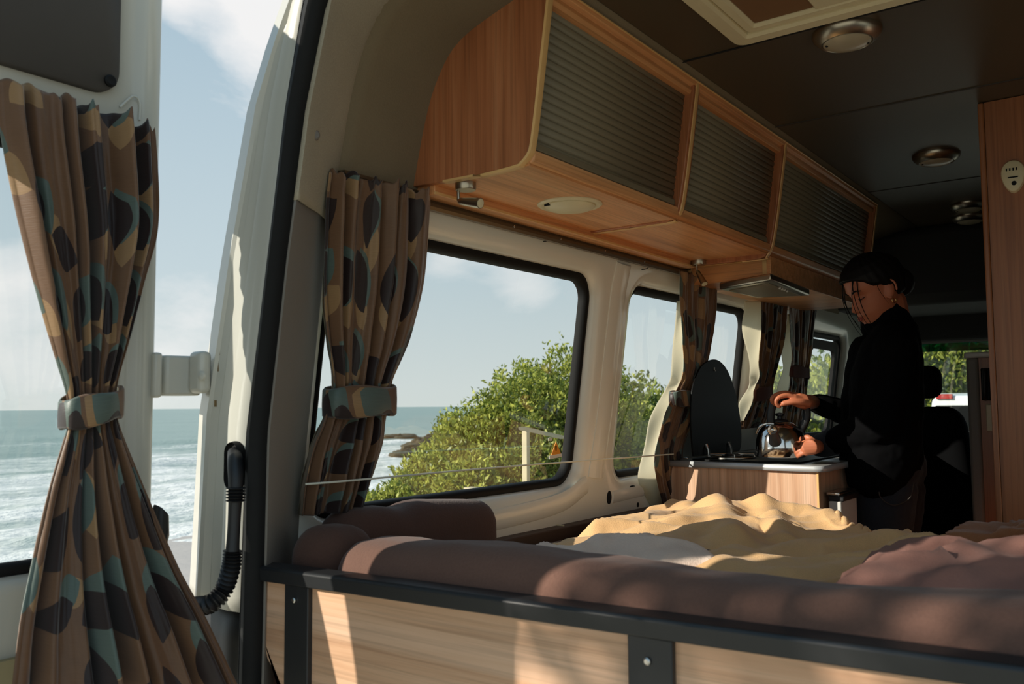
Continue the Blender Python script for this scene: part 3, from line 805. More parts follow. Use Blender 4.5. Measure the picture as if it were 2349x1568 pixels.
# ================================================================== CURTAINS
def curtain(name, rows, nf, amp, label, group, tie=None, normal=(1, 0, 0), W=1.0, H=1.0, seed=0, header=0, lining=None, tmat=None, res=(110, 220), crink=.006, mat=None, amps=None, uvo=(0, 0), tieh=.05, tieamp=None):
    """rows: list of (left point, right point) from top to bottom"""
    n = np.array(normal, float)
    L = crv([r[0] for r in rows], res[0]); R = crv([r[1] for r in rows], res[0])
    A = np.interp(np.linspace(0, 1, res[0]), np.linspace(0, 1, len(rows)), amps or [1] * len(rows)) * amp
    s = np.linspace(0, 1, res[1]); g = np.random.default_rng(seed)
    ph = g.random(6) * 6.28
    warp = s + .035 * np.sin(2 * PI * s * 2 + ph[0]) + .02 * np.sin(2 * PI * s * 5 + ph[1])
    t = np.linspace(0, 1, res[0])
    P = np.zeros((res[0], res[1], 3)); SS, TT = np.meshgrid(s, t)
    cr = (vnoise(SS * 9 + seed, TT * 7, 40 + seed, 4) - .5) * 2
    cr2 = (vnoise(SS * 22 + seed, TT * 5, 60 + seed, 3) - .5) * 2
    for i in range(res[0]):
        w = (L[i], R[i]); phs = .5 * math.sin(t[i] * 3 + ph[2])
        sn = np.sin(2 * PI * nf * warp + phs)
        fold = (np.abs(np.sin(PI * nf * 1.15 * warp + phs)) ** .62 * 2 - 1.2) * (.85 + .35 * np.sin(2 * PI * s * 1.7 + ph[4] + t[i] * 2)) + .22 * np.sin(2 * PI * nf * 1.63 * warp + ph[3] + t[i] * 1.5)
        side = 0 * np.sin(4 * PI * nf * warp + 2 * phs) * .03 / nf * np.clip(A[i] / max(amp, 1e-6), 0, 1)
        e = np.clip(np.minimum(s, 1 - s) * 12, .25, 1)
        sx = np.clip(s + side * e * (np.minimum(s, 1 - s) > .01), 0, 1)
        off = A[i] * fold * e + cr[i] * crink + cr2[i] * crink * .5
        P[i] = L[i][None] + (R[i] - L[i])[None] * sx[:, None] + n[None] * off[:, None]
        if header and t[i] < header:
            P[i, :, 2] += (.006 * np.sin(2 * PI * nf * warp + 1) + .004 * np.sin(2 * PI * nf * 3 * warp)) * (1 - t[i] / header)
    mb = MB(); mb.grid(P)
    mb.uv = np.stack([SS * W + uvo[0], (1 - TT) * H + uvo[1]], -1).reshape(-1, 2)
    base = (rows[-1][0] + rows[-1][1]) / 2
    root = thing(name, label, 'curtain', base, group)
    o = part('cloth', mb, None, root, mats=[mat or M['leaf'], M['lining']], angle=180)
    md = o.modifiers.new('solid', 'SOLIDIFY'); md.thickness = .0025; md.offset = 0; md.material_offset = 1
    # lining must face the window: flip if needed
    me = o.data; nz = sum((Vector(f.normal) @ Vector(normal)) for f in me.polygons)
    if nz < 0:
        me.flip_normals()
    if tie:
        ti, hw, dd = tie      # row position (0..1), half-width grow, depth
        i0 = int(ti * (res[0] - 1)); c = (L[i0] + R[i0]) / 2; u = R[i0] - L[i0]; h = np.linalg.norm(u) / 2; u /= 2 * h
        h += hw; dz = np.array((0, 0, 1.)); rings = []
        for zz, k in ((-tieh / 2, .97), (-tieh / 2 + .004, 1.02), (0, 1.03), (tieh / 2 - .004, 1.02), (tieh / 2, .97)):
            ring = []
            for a in np.linspace(0, 2 * PI, 48, endpoint=False):
                ca, sa = math.cos(a), math.sin(a)
                ring.append(c + u * (h * k * np.sign(ca) * abs(ca) ** .8) + n * (dd * k * np.sign(sa) * abs(sa) ** .7 + .002 * math.sin(5 * a)) + dz * (zz + .006 * ca + .003 * math.sin(3 * a + zz * 60)))
            rings.append(ring)
        tb = MB(); tb.loft(rings, True, False)
        tb.uv = np.array([(j / 48 * .5 + .13, k * tieh / 4 + .2) for k in range(5) for j in range(48)])
        part('tieback', tb, tmat or M['leaf'], root, angle=180, solid=.002)
    if lining:
        Lr = crv([r[0] for r in lining], 60); Rr = crv([r[1] for r in lining], 60); Q = np.zeros((60, 24, 3))
        for i in range(60):
            for j in range(24):
                s_ = j / 23
                Q[i, j] = Lr[i] + (Rr[i] - Lr[i]) * s_ + n * (.012 * math.sin(s_ * 3.1) + .004 * math.sin(i * .35 + s_ * 4))
        lb = MB(); lb.grid(Q); part('lining', lb, M['lining'], root, label='cream lining turned outwards', angle=180, solid=.002)
    return root, L, R

def dpt(px, py, x): return at(px, py, x=x)
GR = 'leaf print tieback curtains'
rows0 = [((-6, 182), (354, 290), -1.462, -1.462), ((2, 300), (360, 380), -1.455, -1.46), ((36, 480), (360, 520), -1.45, -1.455), ((76, 650), (330, 640), -1.445, -1.45),
         ((118, 800), (294, 780), -1.44, -1.445), ((148, 900), (268, 880), -1.44, -1.44), ((152, 950), (266, 940), -1.44, -1.44), ((150, 990), (276, 985), -1.435, -1.43),
         ((104, 1140), (332, 1130), -1.42, -1.40), ((62, 1320), (404, 1300), -1.40, -1.37), ((34, 1450), (472, 1430), -1.38, -1.34), ((14, 1590), (548, 1590), -1.36, -1.30)]
curtain('door_curtain', [(dpt(*a, x0), dpt(*b, x1)) for a, b, x0, x1 in rows0], 5.5, .034, 'large brown leaf print curtain tied in at the waist on the open rear door', GR,
        tie=(.53, .004, .034), W=.60, H=1.0, seed=3, header=.12, amps=[1, 1.15, 1.25, 1.15, .9, .55, .45, .5, .9, 1.25, 1.5, 1.6], res=(160, 300), crink=.004, uvo=(.1, .07))

rows0b = [((0, .565, .455), (0, .12, .455)), ((0, .56, .30), (0, .12, .30)), ((0, .555, .15), (0, .115, .15)), ((0, .545, 0), (0, .11, 0)), ((0, .51, -.10), (0, .11, -.10)), ((0, .475, -.2), (0, .11, -.2)), ((0, .48, -.32), (0, .11, -.32)), ((0, .50, -.50), (0, .10, -.50))]
curtain('door_curtain', [(np.array((-1.46, a[1], a[2])), np.array((-1.46, b[1], b[2]))) for a, b in rows0b], 6.5, .015, 'unseen leaf print curtain added on the open rear door to shape sun patches', GR, W=.6, H=1.0, seed=14, res=(80, 120))  # added curtain out of view, limits the sun falling on the bed end
def cw(rows, off): return [(atw(*a, off), atw(*b, off + .004)) for a, b in rows]
rows1 = [((756, 394), (988, 440)), ((746, 470), (986, 500)), ((741, 640), (974, 640)), ((748, 760), (942, 770)), ((762, 860), (902, 868)), ((760, 912), (892, 918)), ((742, 960), (884, 962)),
         ((712, 1030), (874, 1030)), ((696, 1110), (852, 1100)), ((690, 1182), (832, 1168))]
curtain('window_curtain', cw(rows1, .045), 5.5, .021, 'brown leaf print curtain tied back at the rear side window behind the backrest cushion', GR, tie=(.57, .006, .034),
        W=.5, H=.75, seed=5, header=.12, amps=[.9, 1, 1, .95, .8, .7, .8, 1.3, 1.5, 1.4], uvo=(.43, .31), tieh=.06, crink=.004)
rows2 = [((1556, 622), (1646, 650)), ((1558, 700), (1640, 710)), ((1566, 800), (1626, 800)), ((1566, 860), (1610, 868)), ((1546, 905), (1600, 910)), ((1524, 960), (1588, 965)), ((1506, 1030), (1566, 1035)),
         ((1510, 1100), (1572, 1100)), ((1524, 1166), (1582, 1152))]
lin2 = [((1552, 690), (1562, 690)), ((1543, 780), (1568, 780)), ((1541, 860), (1566, 860)), ((1522, 895), (1556, 895)), ((1496, 950), (1526, 950)), ((1480, 1010), (1510, 1010)), ((1463, 1085), (1512, 1085)), ((1478, 1130), (1520, 1130)), ((1494, 1166), (1535, 1160))]
curtain('window_curtain', cw(rows2, .05), 4.5, .012, 'leaf print curtain showing its cream lining beside the upright black hob lid', GR, tie=(.52, .004, .022),
        W=.36, H=.75, seed=8, header=.1, amps=[1, 1, 1, .8, .8, .9, 1, 1.1, 1.1], lining=cw(lin2, .004), uvo=(.2, .6), tieh=.05)
rows3 = [((1748, 690), (1804, 690)), ((1744, 780), (1798, 770)), ((1738, 860), (1778, 850)), ((1730, 900), (1768, 895)), ((1708, 950), (1762, 940)), ((1698, 984), (1752, 978))]
lin3 = [((1708, 690), (1750, 690)), ((1704, 740), (1748, 740)), ((1712, 800), (1744, 800)), ((1722, 855), (1740, 855)), ((1716, 885), (1734, 885)), ((1698, 925), (1724, 925)), ((1694, 965), (1706, 965))]
curtain('window_curtain', cw(rows3, .05), 4.5, .012, 'dark leaf print curtain with cream lining turned out, hanging above the kettle', GR, tie=(.62, .0, .016), tmat=M['hem'],
        W=.32, H=.6, seed=9, header=.1, lining=cw(lin3, .04), uvo=(.7, .2))
rows4 = [((1808, 684), (1872, 690)), ((1812, 780), (1862, 790)), ((1812, 850), (1852, 860)), ((1804, 900), (1846, 905)), ((1790, 960), (1840, 960)), ((1782, 1010), (1832, 1010))]
lin4 = [((1806, 720), (1812, 720)), ((1796, 800), (1814, 800)), ((1794, 850), (1816, 850)), ((1782, 900), (1808, 900)), ((1764, 950), (1796, 950)), ((1756, 1000), (1786, 1000))]
curtain('window_curtain', cw(rows4, .06), 4.5, .012, 'dark curtain with pale lining between the kitchen and the cab, behind the raised hand', GR, tie=(.4, .0, .016), tmat=M['hem'],
        W=.32, H=.6, seed=12, header=.1, lining=cw(lin4, .05), uvo=(.33, .9))
# elastic wire holding the curtains in
mb = MB(); P = [atw(700, 1110, .06), atw(800, 1102, .085), atw(1150, 1071, .08), atw(1545, 1041, .075)]
mb.tube(crv(P, 40), .0021, 8)
w = solo('curtain_wire', 'thin white elastic curtain wire stretched across the side windows', 'wire', mb, M['cord'])
p = atw(1545, 1050, .03); mb = MB(); mb.lathe([(.003, 0), (.003, .05), (.001, .055)], p, (1, 0, 0), 8); part('wire_hook', mb, M['steel'], w)
for px, py in ((1262, 548), (1488, 612)):
    P = [atw(px - 16, py + 6, .002), atw(px - 6, py + 4, .008), atw(px, py, .012), atw(px + 3, py - 10, .004)]
    solo('cable_end', 'short black cable end on the wall below the curtain track, ' + ('nearer the rear window' if px < 1400 else 'above the second window'), 'cable', MB().tube(crv(P, 16), .0014, 6), M['bplastic'], group='cable ends')
# warning sticker on the rear side window
st = at(1275, 1030, x=-1.452)
r = thing('window_sticker', 'orange triangle warning sticker with a white strip on the rear side window', 'sticker', st)
def on_glass(px, py, o=.003):
    x = -1.44
    for _ in range(20):
        q = at(px, py, x=x); x = xw(-.235) + (xw(.38) - xw(-.235)) * (q[2] + .235) / .615 - .046 + o
    return at(px, py, x=x)
def flat(poly, o=.003):
    a = [on_glass(*p, o) for p in poly]; b = [q + np.array((.0012, 0, 0)) for q in a]; return MB().loft([a, b])
part('warning_triangle', flat([(1275, 1012), (1286, 1040), (1264, 1044)]), M['orange'], r, smooth=False)
part('exclamation_mark', flat([(1274, 1022), (1276.5, 1022), (1276, 1033), (1274.6, 1033)], .0045), M['hole'], r, smooth=False)
part('white_strip', flat([(1260, 1045), (1288, 1040), (1288, 1047), (1260, 1053)]), M['wplastic'], r, smooth=False)
part('white_square', flat([(1258, 1004), (1266, 1003), (1266, 1010), (1258, 1011)]), M['wplastic'], r, smooth=False)

# ================================================================== BED
def zr(x): return -.282 + (x + 1.313) * .021
bed = thing('bed_box', 'oak bed box with black steel rail and posts across the rear of the van', 'bed', (-.5, 1.05, -1.09))
X0, X1 = -1.313, .42
def railsec(x):
    t = zr(x)
    return [(x, .994, t - .026), (x, .992, t - .004), (x, .996, t), (x, 1.032, t + .001), (x, 1.036, t - .003), (x, 1.036, t - .026)]
part('top_rail', MB().loft([railsec(X0), railsec(-.6), railsec(X1)]), M['anth'], bed, bevel=.002)
for pxa, pxb in ((651, 705), (1439, 1541)):
    xa = float(at(pxa, 1480, y=.998)[0]); xb = float(at(pxb, 1480, y=.998)[0]); xm = (xa + xb) / 2
    mb = MB(); mb.hexa([(xa, .998, -1.09), (xb, .998, -1.09), (xb, 1.02, -1.09), (xa, 1.02, -1.09), (xa, .998, zr(xm) - .0255), (xb, .998, zr(xm) - .0255), (xb, 1.02, zr(xm) - .0255), (xa, 1.02, zr(xm) - .0255)])
    po = part('post', mb, M['anth'], bed, bevel=.002)
    c = at((675 if pxa < 1000 else 1485), (1376 if pxa < 1000 else 1516), y=.997)
    part('post_screw', MB().lathe([(.0048, 0), (.0048, .002), (.003, .0035), (0, .0036)], c, (0, -1, 0), 14), M['steel'], po)
xa = float(at(705, 1450, y=1.01)[0]); xb = float(at(1439, 1500, y=1.01)[0]); xc = float(at(1541, 1500, y=1.01)[0]); xl = float(at(651, 1450, y=1.01)[0])
def pan(xs, xe, lb='wood_panel'):
    mb = MB(); mb.hexa([(xs, 1.008, -1.08), (xe, 1.008, -1.08), (xe, 1.024, -1.08), (xs, 1.024, -1.08), (xs, 1.008, zr(xs) - .026), (xe, 1.008, zr(xe) - .026), (xe, 1.024, zr(xe) - .026), (xs, 1.024, zr(xs) - .026)])
    part(lb, mb, M['oak_x'], bed)
pan(xa - .004, xb + .004); pan(xc - .004, X1)
pl = [at(p[0], p[1], y=1.008) for p in ((599, 1320), (601, 1400), (604, 1465), (614, 1510), (632, 1545), (652, 1590))]
pl = [(p[0], p[2]) for p in pl] + [(xl + .005, -.52), (xl + .005, zr(xl) - .026)]
mb = MB(); mb.prism(pl, lambda u, v, a: (u, a, v), 1.008, 1.024); part('wood_panel', mb, M['oak_x'], bed, label='short panel with a curved cut lower edge')
mb = MB(); mb.box(-1.30, .42, 1.03, 2.06, -1.09, -.56); mb2 = MB()
part('under_bed_box', mb, M['frontdark'], bed)

mb = MB(); mb.box(-1.37, .44, 1.05, 2.05, -.555, -.37)
mb.box(-1.37, -.86, 2.05, 2.66, -.555, -.37)
o = solo('mattress', 'brown velour mattress under the tan blanket', 'mattress', mb, M['velourd'], bevel=.03)
mb = MB(); mb.box(-1.37, -.87, 2.07, 2.66, -1.09, -.56)
solo('storage_box', 'dark box base carrying the mattress beside the kitchen unit', 'box', mb, M['frontdark'])

def cushion(name, label, cat, dims, r, mat, fn=None, n=22, group=None, seed=1, wr=.004):
    vs, fs = rbox(*dims, r, n, fn)
    a = np.array(vs); d = (vnoise(a[:, 0] * 9 + a[:, 1] * 5, a[:, 2] * 9 + a[:, 1] * 7, seed, 4) - .5) * 2 * wr
    c = a.mean(0); nn = a - c; nn /= np.linalg.norm(nn, axis=1, keepdims=True); a = a + nn * d[:, None]
    mb = MB(); mb.add(a.tolist(), fs)
    return solo(name, label, cat, mb, mat, group=group, angle=180)
vs_fn = lambda x, y, z: (x, y + .012 * math.sin(x * 3), z + (x + 1.1) * .018 + .006 * math.sin(x * 7 + 1))
vs, fs = rbox(-1.195, .43, 1.04, 1.20, -.37, -.230, .066, 46, vs_fn)
mb = MB(); a = np.array(vs); a[:, 2] += (vnoise(a[:, 0] * 14, a[:, 1] * 14 + a[:, 2] * 10, 3, 3) - .5) * .010 * (a[:, 2] > -.3); mb.add(a.tolist(), fs)
solo('bolster_cushion', 'long brown velour bolster lying along the rear rail', 'cushion', mb, M['velour'], angle=180)
cushion('corner_cushion', 'short rounded brown cushion in the corner behind the rail end', 'cushion', (-1.312, -1.175, 1.045, 1.19, -.37, -.218), .06, M['velourd'], seed=5, wr=.006)
bk = cushion('back_cushion', 'dark brown backrest cushion standing under the rear side window', 'cushion', (-1.395, -1.262, 1.19, 1.665, -.44, -.208), .055, M['velourd'],
        fn=lambda x, y, z: (x + .006 * math.sin(y * 9), y, z - .016 * max(0, (y - 1.45)) / .2 - .010 * math.exp(-((y - 1.36) / .03) ** 2) * (z > -.25)), seed=8, wr=.003)

# ---- blanket
def seg_ridge(X, Y, pts, wdt):
    best = np.full(X.shape, 9.)
    for a, b in zip(pts[:-1], pts[1:]):
        dx, dy = b[0] - a[0], b[1] - a[1]; L = dx * dx + dy * dy + 1e-9
        t = np.clip(((X - a[0]) * dx + (Y - a[1]) * dy) / L, 0, 1)
        best = np.minimum(best, np.hypot(X - a[0] - t * dx, Y - a[1] - t * dy))
    return np.exp(-(best / wdt) ** 2)
NU, NV = 300, 230
U, V = np.meshgrid(np.linspace(0, 1, NU), np.linspace(0, 1, NV))
far = np.array([(-1.345, 2.60), (-1.10, 2.64), (-.92, 2.62), (-.81, 2.54), (-.72, 2.41), (-.60, 2.27), (-.47, 2.15), (-.32, 2.07), (-.1, 2.045), (.36, 2.04)])
near = np.array([(-1.17, 1.36), (.36, 1.36)])
fx = np.interp(U, np.linspace(0, 1, len(far)), far[:, 0]); fy = np.interp(U, np.linspace(0, 1, len(far)), far[:, 1])
nx = near[0, 0] + (near[1, 0] - near[0, 0]) * np.interp(U, np.linspace(0, 1, len(far)), (far[:, 0] - far[0, 0]) / (far[-1, 0] - far[0, 0])); ny = np.full(U.shape, 1.36)
Xb = nx + (fx - nx) * V; Yb = ny + (fy - ny) * V
Xb = Xb + (vnoise(U * 0 + 3, V * 9, 91, 3) - .5) * .09 * (1 - U) ** 3
Yb = Yb + (vnoise(U * 12, V * 0 + 2, 92, 3) - .5) * .035 * V ** 3
Zb = np.full(U.shape, -.350)
Zb += (vnoise(Xb * 2.2, Yb * 2.6, 11, 2) - .5) * .035
rn = 1 - np.abs(2 * vnoise(Xb * 3.0 + Yb * 2.2, Yb * 7.5 - Xb * 4, 21, 3) - 1); ua = Xb * .8 + Yb * .6; ub = -Xb * .6 + Yb * .8; wv = vnoise(ua * 2, ub * 2, 45, 2)
r3 = 1 - np.abs(2 * vnoise(ua * 1.7 + 5, ub * 5.5 + wv * 1.6, 47, 2) - 1); Zb += np.clip(r3, 0, 1) ** 3 * .030
r4 = 1 - np.abs(2 * vnoise(ua * 3.6 + 1, ub * 12 + wv * 2.2, 49, 2) - 1); Zb += np.clip(r4, 0, 1) ** 3 * .010
Zb += (rn ** 2) * .006
rn2 = 1 - np.abs(2 * vnoise(Xb * 9 - Yb * 3, Yb * 14 + Xb * 5, 31, 2) - 1); Zb += (rn2 ** 3) * .004
zl = -.31
def G(px, py): p = at(px, py, z=zl); return (p[0], p[1])
RID = [([(1648, 1172), (1662, 1205), (1668, 1245)], .060, .045), ([(1760, 1186), (1850, 1190), (1950, 1205), (2080, 1248)], .040, .040), ([(1690, 1245), (1730, 1213), (1800, 1222), (1950, 1235), (2060, 1262)], .042, .038),
       ([(1690, 1275), (1850, 1258), (2000, 1262), (2200, 1270)], .046, .045), ([(1660, 1300), (1760, 1318), (1880, 1318), (2030, 1302), (2170, 1275)], .036, .04),
       ([(1310, 1262), (1390, 1244), (1500, 1225), (1590, 1200)], .038, .05), ([(1400, 1275), (1500, 1255), (1620, 1225)], .034, .04), ([(1740, 1175), (1775, 1200), (1800, 1235)], .04, .03),
       ([(1580, 1165), (1620, 1180), (1680, 1190), (1740, 1180)], .04, .04), ([(2100, 1290), (2180, 1280), (2250, 1285)], .05, .05)]
for pts, h, w in RID: Zb += .5 * h * seg_ridge(Xb, Yb, [G(*p) for p in pts], w)
edge = np.minimum(U * 30 + .35, 1)
Zb = -.372 + (Zb + .372) * edge
hemf = np.clip((1 - V) * 40, 0, 1)
fall = np.clip((V - .965) / .035, 0, 1)
Zb = Zb - .20 * fall ** 1.2 * np.clip((Xb + .86) / .08, 0, 1) - .03 * fall * (Xb < -.86)
Zb += .006 * np.sin(U * 260) * np.exp(-((V - .95) / .012) ** 2)
P = np.stack([Xb, Yb, np.maximum(Zb, np.where(fall > 0, -.9, -.366))], -1)
mb = MB(); mb.grid(P)
bl = solo('fleece_blanket', 'rumpled tan fleece blanket spread over the bed, sunlit', 'blanket', mb, M['fleece'], angle=180)
md = bl.modifiers.new('solid', 'SOLIDIFY'); md.thickness = .006; md.offset = 1

def pillow(name, label, cx, cy, hx_, hy_, z0, hz_, rot, mat, seed, top=0, crump=.012, n=44):
    vs = []; fs = []
    for sgn in (1, -1):
        o = len(vs)
        for i in range(n + 1):
            for j in range(n + 1):
                u = i / n * 2 - 1; v = j / n * 2 - 1
                k = (1 - abs(u) ** 3.2) * (1 - abs(v) ** 3.2); th = hz_ * max(k, 0) ** .42
                su = u * (1 - .05 * (1 - v * v)); sv = v * (1 - .05 * (1 - u * u))
                x, y = su * hx_, sv * hy_
                z = z0 + sgn * th * (1 if sgn > 0 else .55)
                c, s_ = math.cos(rot), math.sin(rot)
                vs.append((cx + x * c - y * s_, cy + x * s_ + y * c, z))
        for i in range(n):
            for j in range(n):
                a = o + i * (n + 1) + j; q = (a, a + 1, a + n + 2, a + n + 1)
                fs.append(q if sgn < 0 else q[::-1])
    A = np.array(vs)
    rr = 1 - np.abs(2 * vnoise(A[:, 0] * 9 + seed, A[:, 1] * 6, seed, 3) - 1)
    A[:, 2] += (rr ** 2 - .4) * crump * 2 * (A[:, 2] > z0 + .003)
    mb = MB(); mb.add(A.tolist(), fs)
    return solo(name, label, 'pillow', mb, mat, angle=180)
PA = .72; pa = np.array((math.cos(PA), math.sin(PA))); pb = np.array((-math.sin(PA), math.cos(PA))); pc = np.array((-.885, 1.545))
pl = pillow('pillow', 'pale pink pillow with a dark red hem lying behind the bolster', pc[0], pc[1], .19, .095, -.335, .056, PA, M['pinklinen'], 3, crump=.016)
e0 = []
for k in np.linspace(0, 2 * PI, 40, endpoint=False):
    q = pc + pa * (.172 + .008 * math.sin(2 * k)) + pb * .085 * math.cos(k); e0.append((q[0], q[1], -.330 + (.036 if math.sin(k) > 0 else .024) * math.sin(k) + .005 * math.sin(3 * k)))
mb = MB(); mb.loft([e0, [(x + .010, y + .008, z) for x, y, z in e0], [(x + .016, y + .013, z - .002) for x, y, z in e0]], True, True); part('pillowcase_hem', mb, M['hem'], pl, angle=180)
pillow('pillow', 'large mauve pillow at the right end of the bed behind the bolster', -.02, 1.50, .43, .24, -.318, .095, .10, M['mauve'], 9, crump=.018)
# crumpled cloth
vs, fs = rbox(-.335, .02, 1.86, 2.06, -.345, -.255, .04, 40)
a = np.array(vs); rr = 1 - np.abs(2 * vnoise(a[:, 0] * 11 + 3, a[:, 1] * 13 + a[:, 2] * 9, 55, 3) - 1)
nn = a - a.mean(0); nn /= np.linalg.norm(nn, axis=1, keepdims=True); a = a + nn * ((rr ** 2 - .3) * .055)[:, None]
mb = MB(); mb.add(a.tolist(), fs); solo('crumpled_garment', 'crumpled brown garment lying on the bed below the wardrobe', 'clothes', mb, M['brownlinen'], angle=180)

# ================================================================== KITCHEN
kit = thing('kitchen_unit', 'oak kitchen unit with aluminium edged worktop at the end of the bed', 'kitchen cabinet', (-1.1, 3.3, -1.09))
KX = -.833
TOP = -.19
mb = MB(); mb.box(-1.385, KX - .024, 2.712, 4.05, -1.09, TOP - .02); part('body', mb, M['oak_z'], kit, bevel=.0015)
mb = MB(); mb.box(KX - .026, KX - .020, 2.709, 2.716, -1.08, TOP - .021); part('edge_band', mb, M['edge'], kit)
mb = MB(); poly = [(-1.39, 2.698), (KX - .03, 2.698), (KX - .012, 2.702), (KX - .003, 2.714), (KX, 2.73), (KX, 4.06), (-1.39, 4.06)]
mb.prism(poly, lambda u, v, a: (u, v, a), TOP - .020, TOP - .001); part('worktop', mb, plain('grey_worktop', lin(150, 150, 146), .3), kit, bevel=.002)
mb = MB(); P = [(-1.39, 2.697), (KX - .03, 2.697), (KX - .011, 2.701), (KX - .002, 2.713), (KX + .001, 2.73), (KX + .001, 4.06)]
rows = [[(u, v, TOP - .0205) for u, v in P], [(u, v, TOP - .001) for u, v in P]]; mb.grid(np.array(rows)); part('worktop_edge', mb, M['alu'], kit, solid=.003, angle=50)
mb = MB(); mb.box(-1.385, -1.36, 2.74, 4.0, TOP - .002, -.072); part('splashback', mb, plain('grey_green_splashback', lin(150, 152, 140), .4), kit, bevel=.003)
# slim bin in the aisle
b0 = at(1897, 1140, y=2.76); b1 = at(1929, 1140, y=2.76)
bin_ = thing('slim_bin', 'slim white pedal bin with a silver lid beside the kitchen unit', 'bin', ((b0[0] + b1[0]) / 2, 2.83, -1.09))
mb = MB(); mb.box(b0[0] + .004, b1[0], 2.76, 2.93, -1.08, -.302); part('bin_body', mb, M['wplastic'], bin_, bevel=.004)
mb = MB(); mb.box(b0[0] + .001, b1[0] + .006, 2.768, 2.935, -.302, -.284); part('bin_rim', mb, M['bplastic'], bin_, bevel=.003)
mb = MB(); mb.box(b0[0] - .001, b1[0] - .002, 2.755, 2.935, -.284, -.274); part('bin_lid', mb, M['steel'], bin_, bevel=.004)

hob = thing('gas_hob', 'black glass gas hob with its rounded lid standing open', 'hob', (-1.1, 2.95, TOP))
mb = MB(); poly = rrect(-1.30, -.93, 2.74, 3.26, .05, 6); mb.prism(poly, lambda u, v, a: (u, v, a), TOP - .001, TOP + .004); part('hob_plate', mb, M['blackgl'], hob, bevel=.001)
pl = [at(*p, x=-1.28) for p in ((1590, 1046), (1586, 1000), (1584, 950), (1588, 892), (1604, 846), (1622, 829), (1640, 824), (1657, 834), (1672, 858), (1686, 900), (1696, 950), (1700, 1000), (1697, 1030), (1690, 1042))]
pl = [(p[1], max(p[2], TOP + .012)) for p in pl]
pl = [(p[0], p[2]) for p in crv([(a, 0, b) for a, b in pl], 60)]
mb = MB(); mb.prism(pl, lambda u, v, a: (a, u, v), -1.284, -1.278); lid = part('hob_lid', mb, M['blackgl'], hob, bevel=.001, label='upright rounded black glass lid')
p = at(1639, 846, x=-1.277); mb = MB(); mb.box(-1.2785, -1.2765, p[1] - .003, p[1] + .003, p[2] - .008, p[2] + .006); mb.box(-1.2785, -1.2765, p[1] - .003, p[1] + .009, p[2] - .008, p[2] - .004); part('lid_hole_glint', mb, M['wplastic'], lid)  # white piece painted in for the reflection at a hole in the lid
for px in (1628, 1680):
    q = at(px, 1042, x=-1.262); mb = MB(); mb.tube([(-1.276, q[1], TOP + .05), (-1.268, q[1], TOP + .03), (-1.266, q[1], TOP + .006)], .006, 10); part('lid_hinge', mb, M['steel'], hob)
for bx, by, br in ((-1.19, 2.86, .035), (-1.087, 3.045, .04)):
    bu = part('burner', MB().lathe([(br, .0), (br, .008), (br * .8, .011), (br * .75, .014), (0, .015)], (bx, by, TOP + .004), (0, 0, 1), 28), M['bplastic'], hob)
    mb = MB()
    for k in range(4):
        a = k * PI / 2 + .5; c, s_ = math.cos(a), math.sin(a)
        mb.tube([(bx + c * .075, by + s_ * .075, TOP + .004), (bx + c * .073, by + s_ * .073, TOP + .017), (bx + c * .02, by + s_ * .02, TOP + .017)], .0028, 6)
    mb.tube([(bx + .075 * math.cos(t), by + .075 * math.sin(t), TOP + .007) for t in np.linspace(0, 2 * PI, 30)], .0028, 6)
    part('pan_support', mb, M['steel'] if bx < -1.1 else M['bplastic'], bu)

KC = np.array(at(1791, 1047, z=TOP + .019)); KD = float((RM.T @ KC)[2] * -1)
ket = thing('whistling_kettle', 'polished dome kettle with black handle standing on the hob', 'kettle', KC)
R = .0765
part('kettle_body', MB().lathe([(0, 0), (R * .97, 0), (R, .003), (R, .034), (R * .98, .052), (R * .90, .075), (R * .74, .094), (R * .52, .107), (R * .3, .113), (0, .114)], KC, (0, 0, 1), 64), plain('polished_steel', (.66, .66, .66), .12, 1.0), ket, angle=60)
part('kettle_lid', MB().lathe([(R * .36, .110), (R * .36, .115), (R * .28, .119), (.008, .121), (.007, .128), (.014, .131), (.013, .138), (0, .141)], KC, (0, 0, 1), 32), M['bplastic'], ket, angle=60)
dd = lambda px, py, o=0: at(px, py, d=KD + o)
P = crv([dd(1771, 990), dd(1768, 960), dd(1772, 932), dd(1784, 915), dd(1804, 911), dd(1832, 918), dd(1849, 936), dd(1850, 960), dd(1838, 985)], 50)
mb = MB(); rings = []
vv = RM[:, 2]
for i, p in enumerate(P):
    t = P[min(i + 1, 49)] - P[max(i - 1, 0)]; t /= np.linalg.norm(t); q = np.cross(t, vv); q /= np.linalg.norm(q)
    rings.append([p + q * .012 * math.cos(a) + vv * .013 * math.sin(a) for a in np.linspace(0, 2 * PI, 16, endpoint=False)])
mb.loft(rings); part('handle', mb, M['bplastic'], ket, angle=60)
for px in (1771, 1843):
    part('handle_bracket', MB().tube([dd(px, 965), dd(px + (6 if px < 1800 else -6), 990)], [.010, .013], 12), M['bplastic'], ket)
sp0 = dd(1778, 1012, -.06); sp1 = dd(1772, 986, -.105)
spout = part('spout', MB().tube([sp0, (sp0 + sp1) / 2, sp1], [.020, .016, .0145], 18), M['bplastic'], ket)
dvec = (sp1 - sp0) / np.linalg.norm(sp1 - sp0)
part('whistle_cap', MB().lathe([(.0155, -.004), (.0155, .003), (.011, .006), (.006, .004), (0, .006)], sp1, -RM[:, 2] * -1, 20), M['steel'], spout)
part('lever', MB().tube(crv([dd(1735, 994, -.03), dd(1742, 980, -.04), dd(1756, 972, -.05), dd(1774, 972, -.05)], 16), .004, 8), M['steel'], ket)

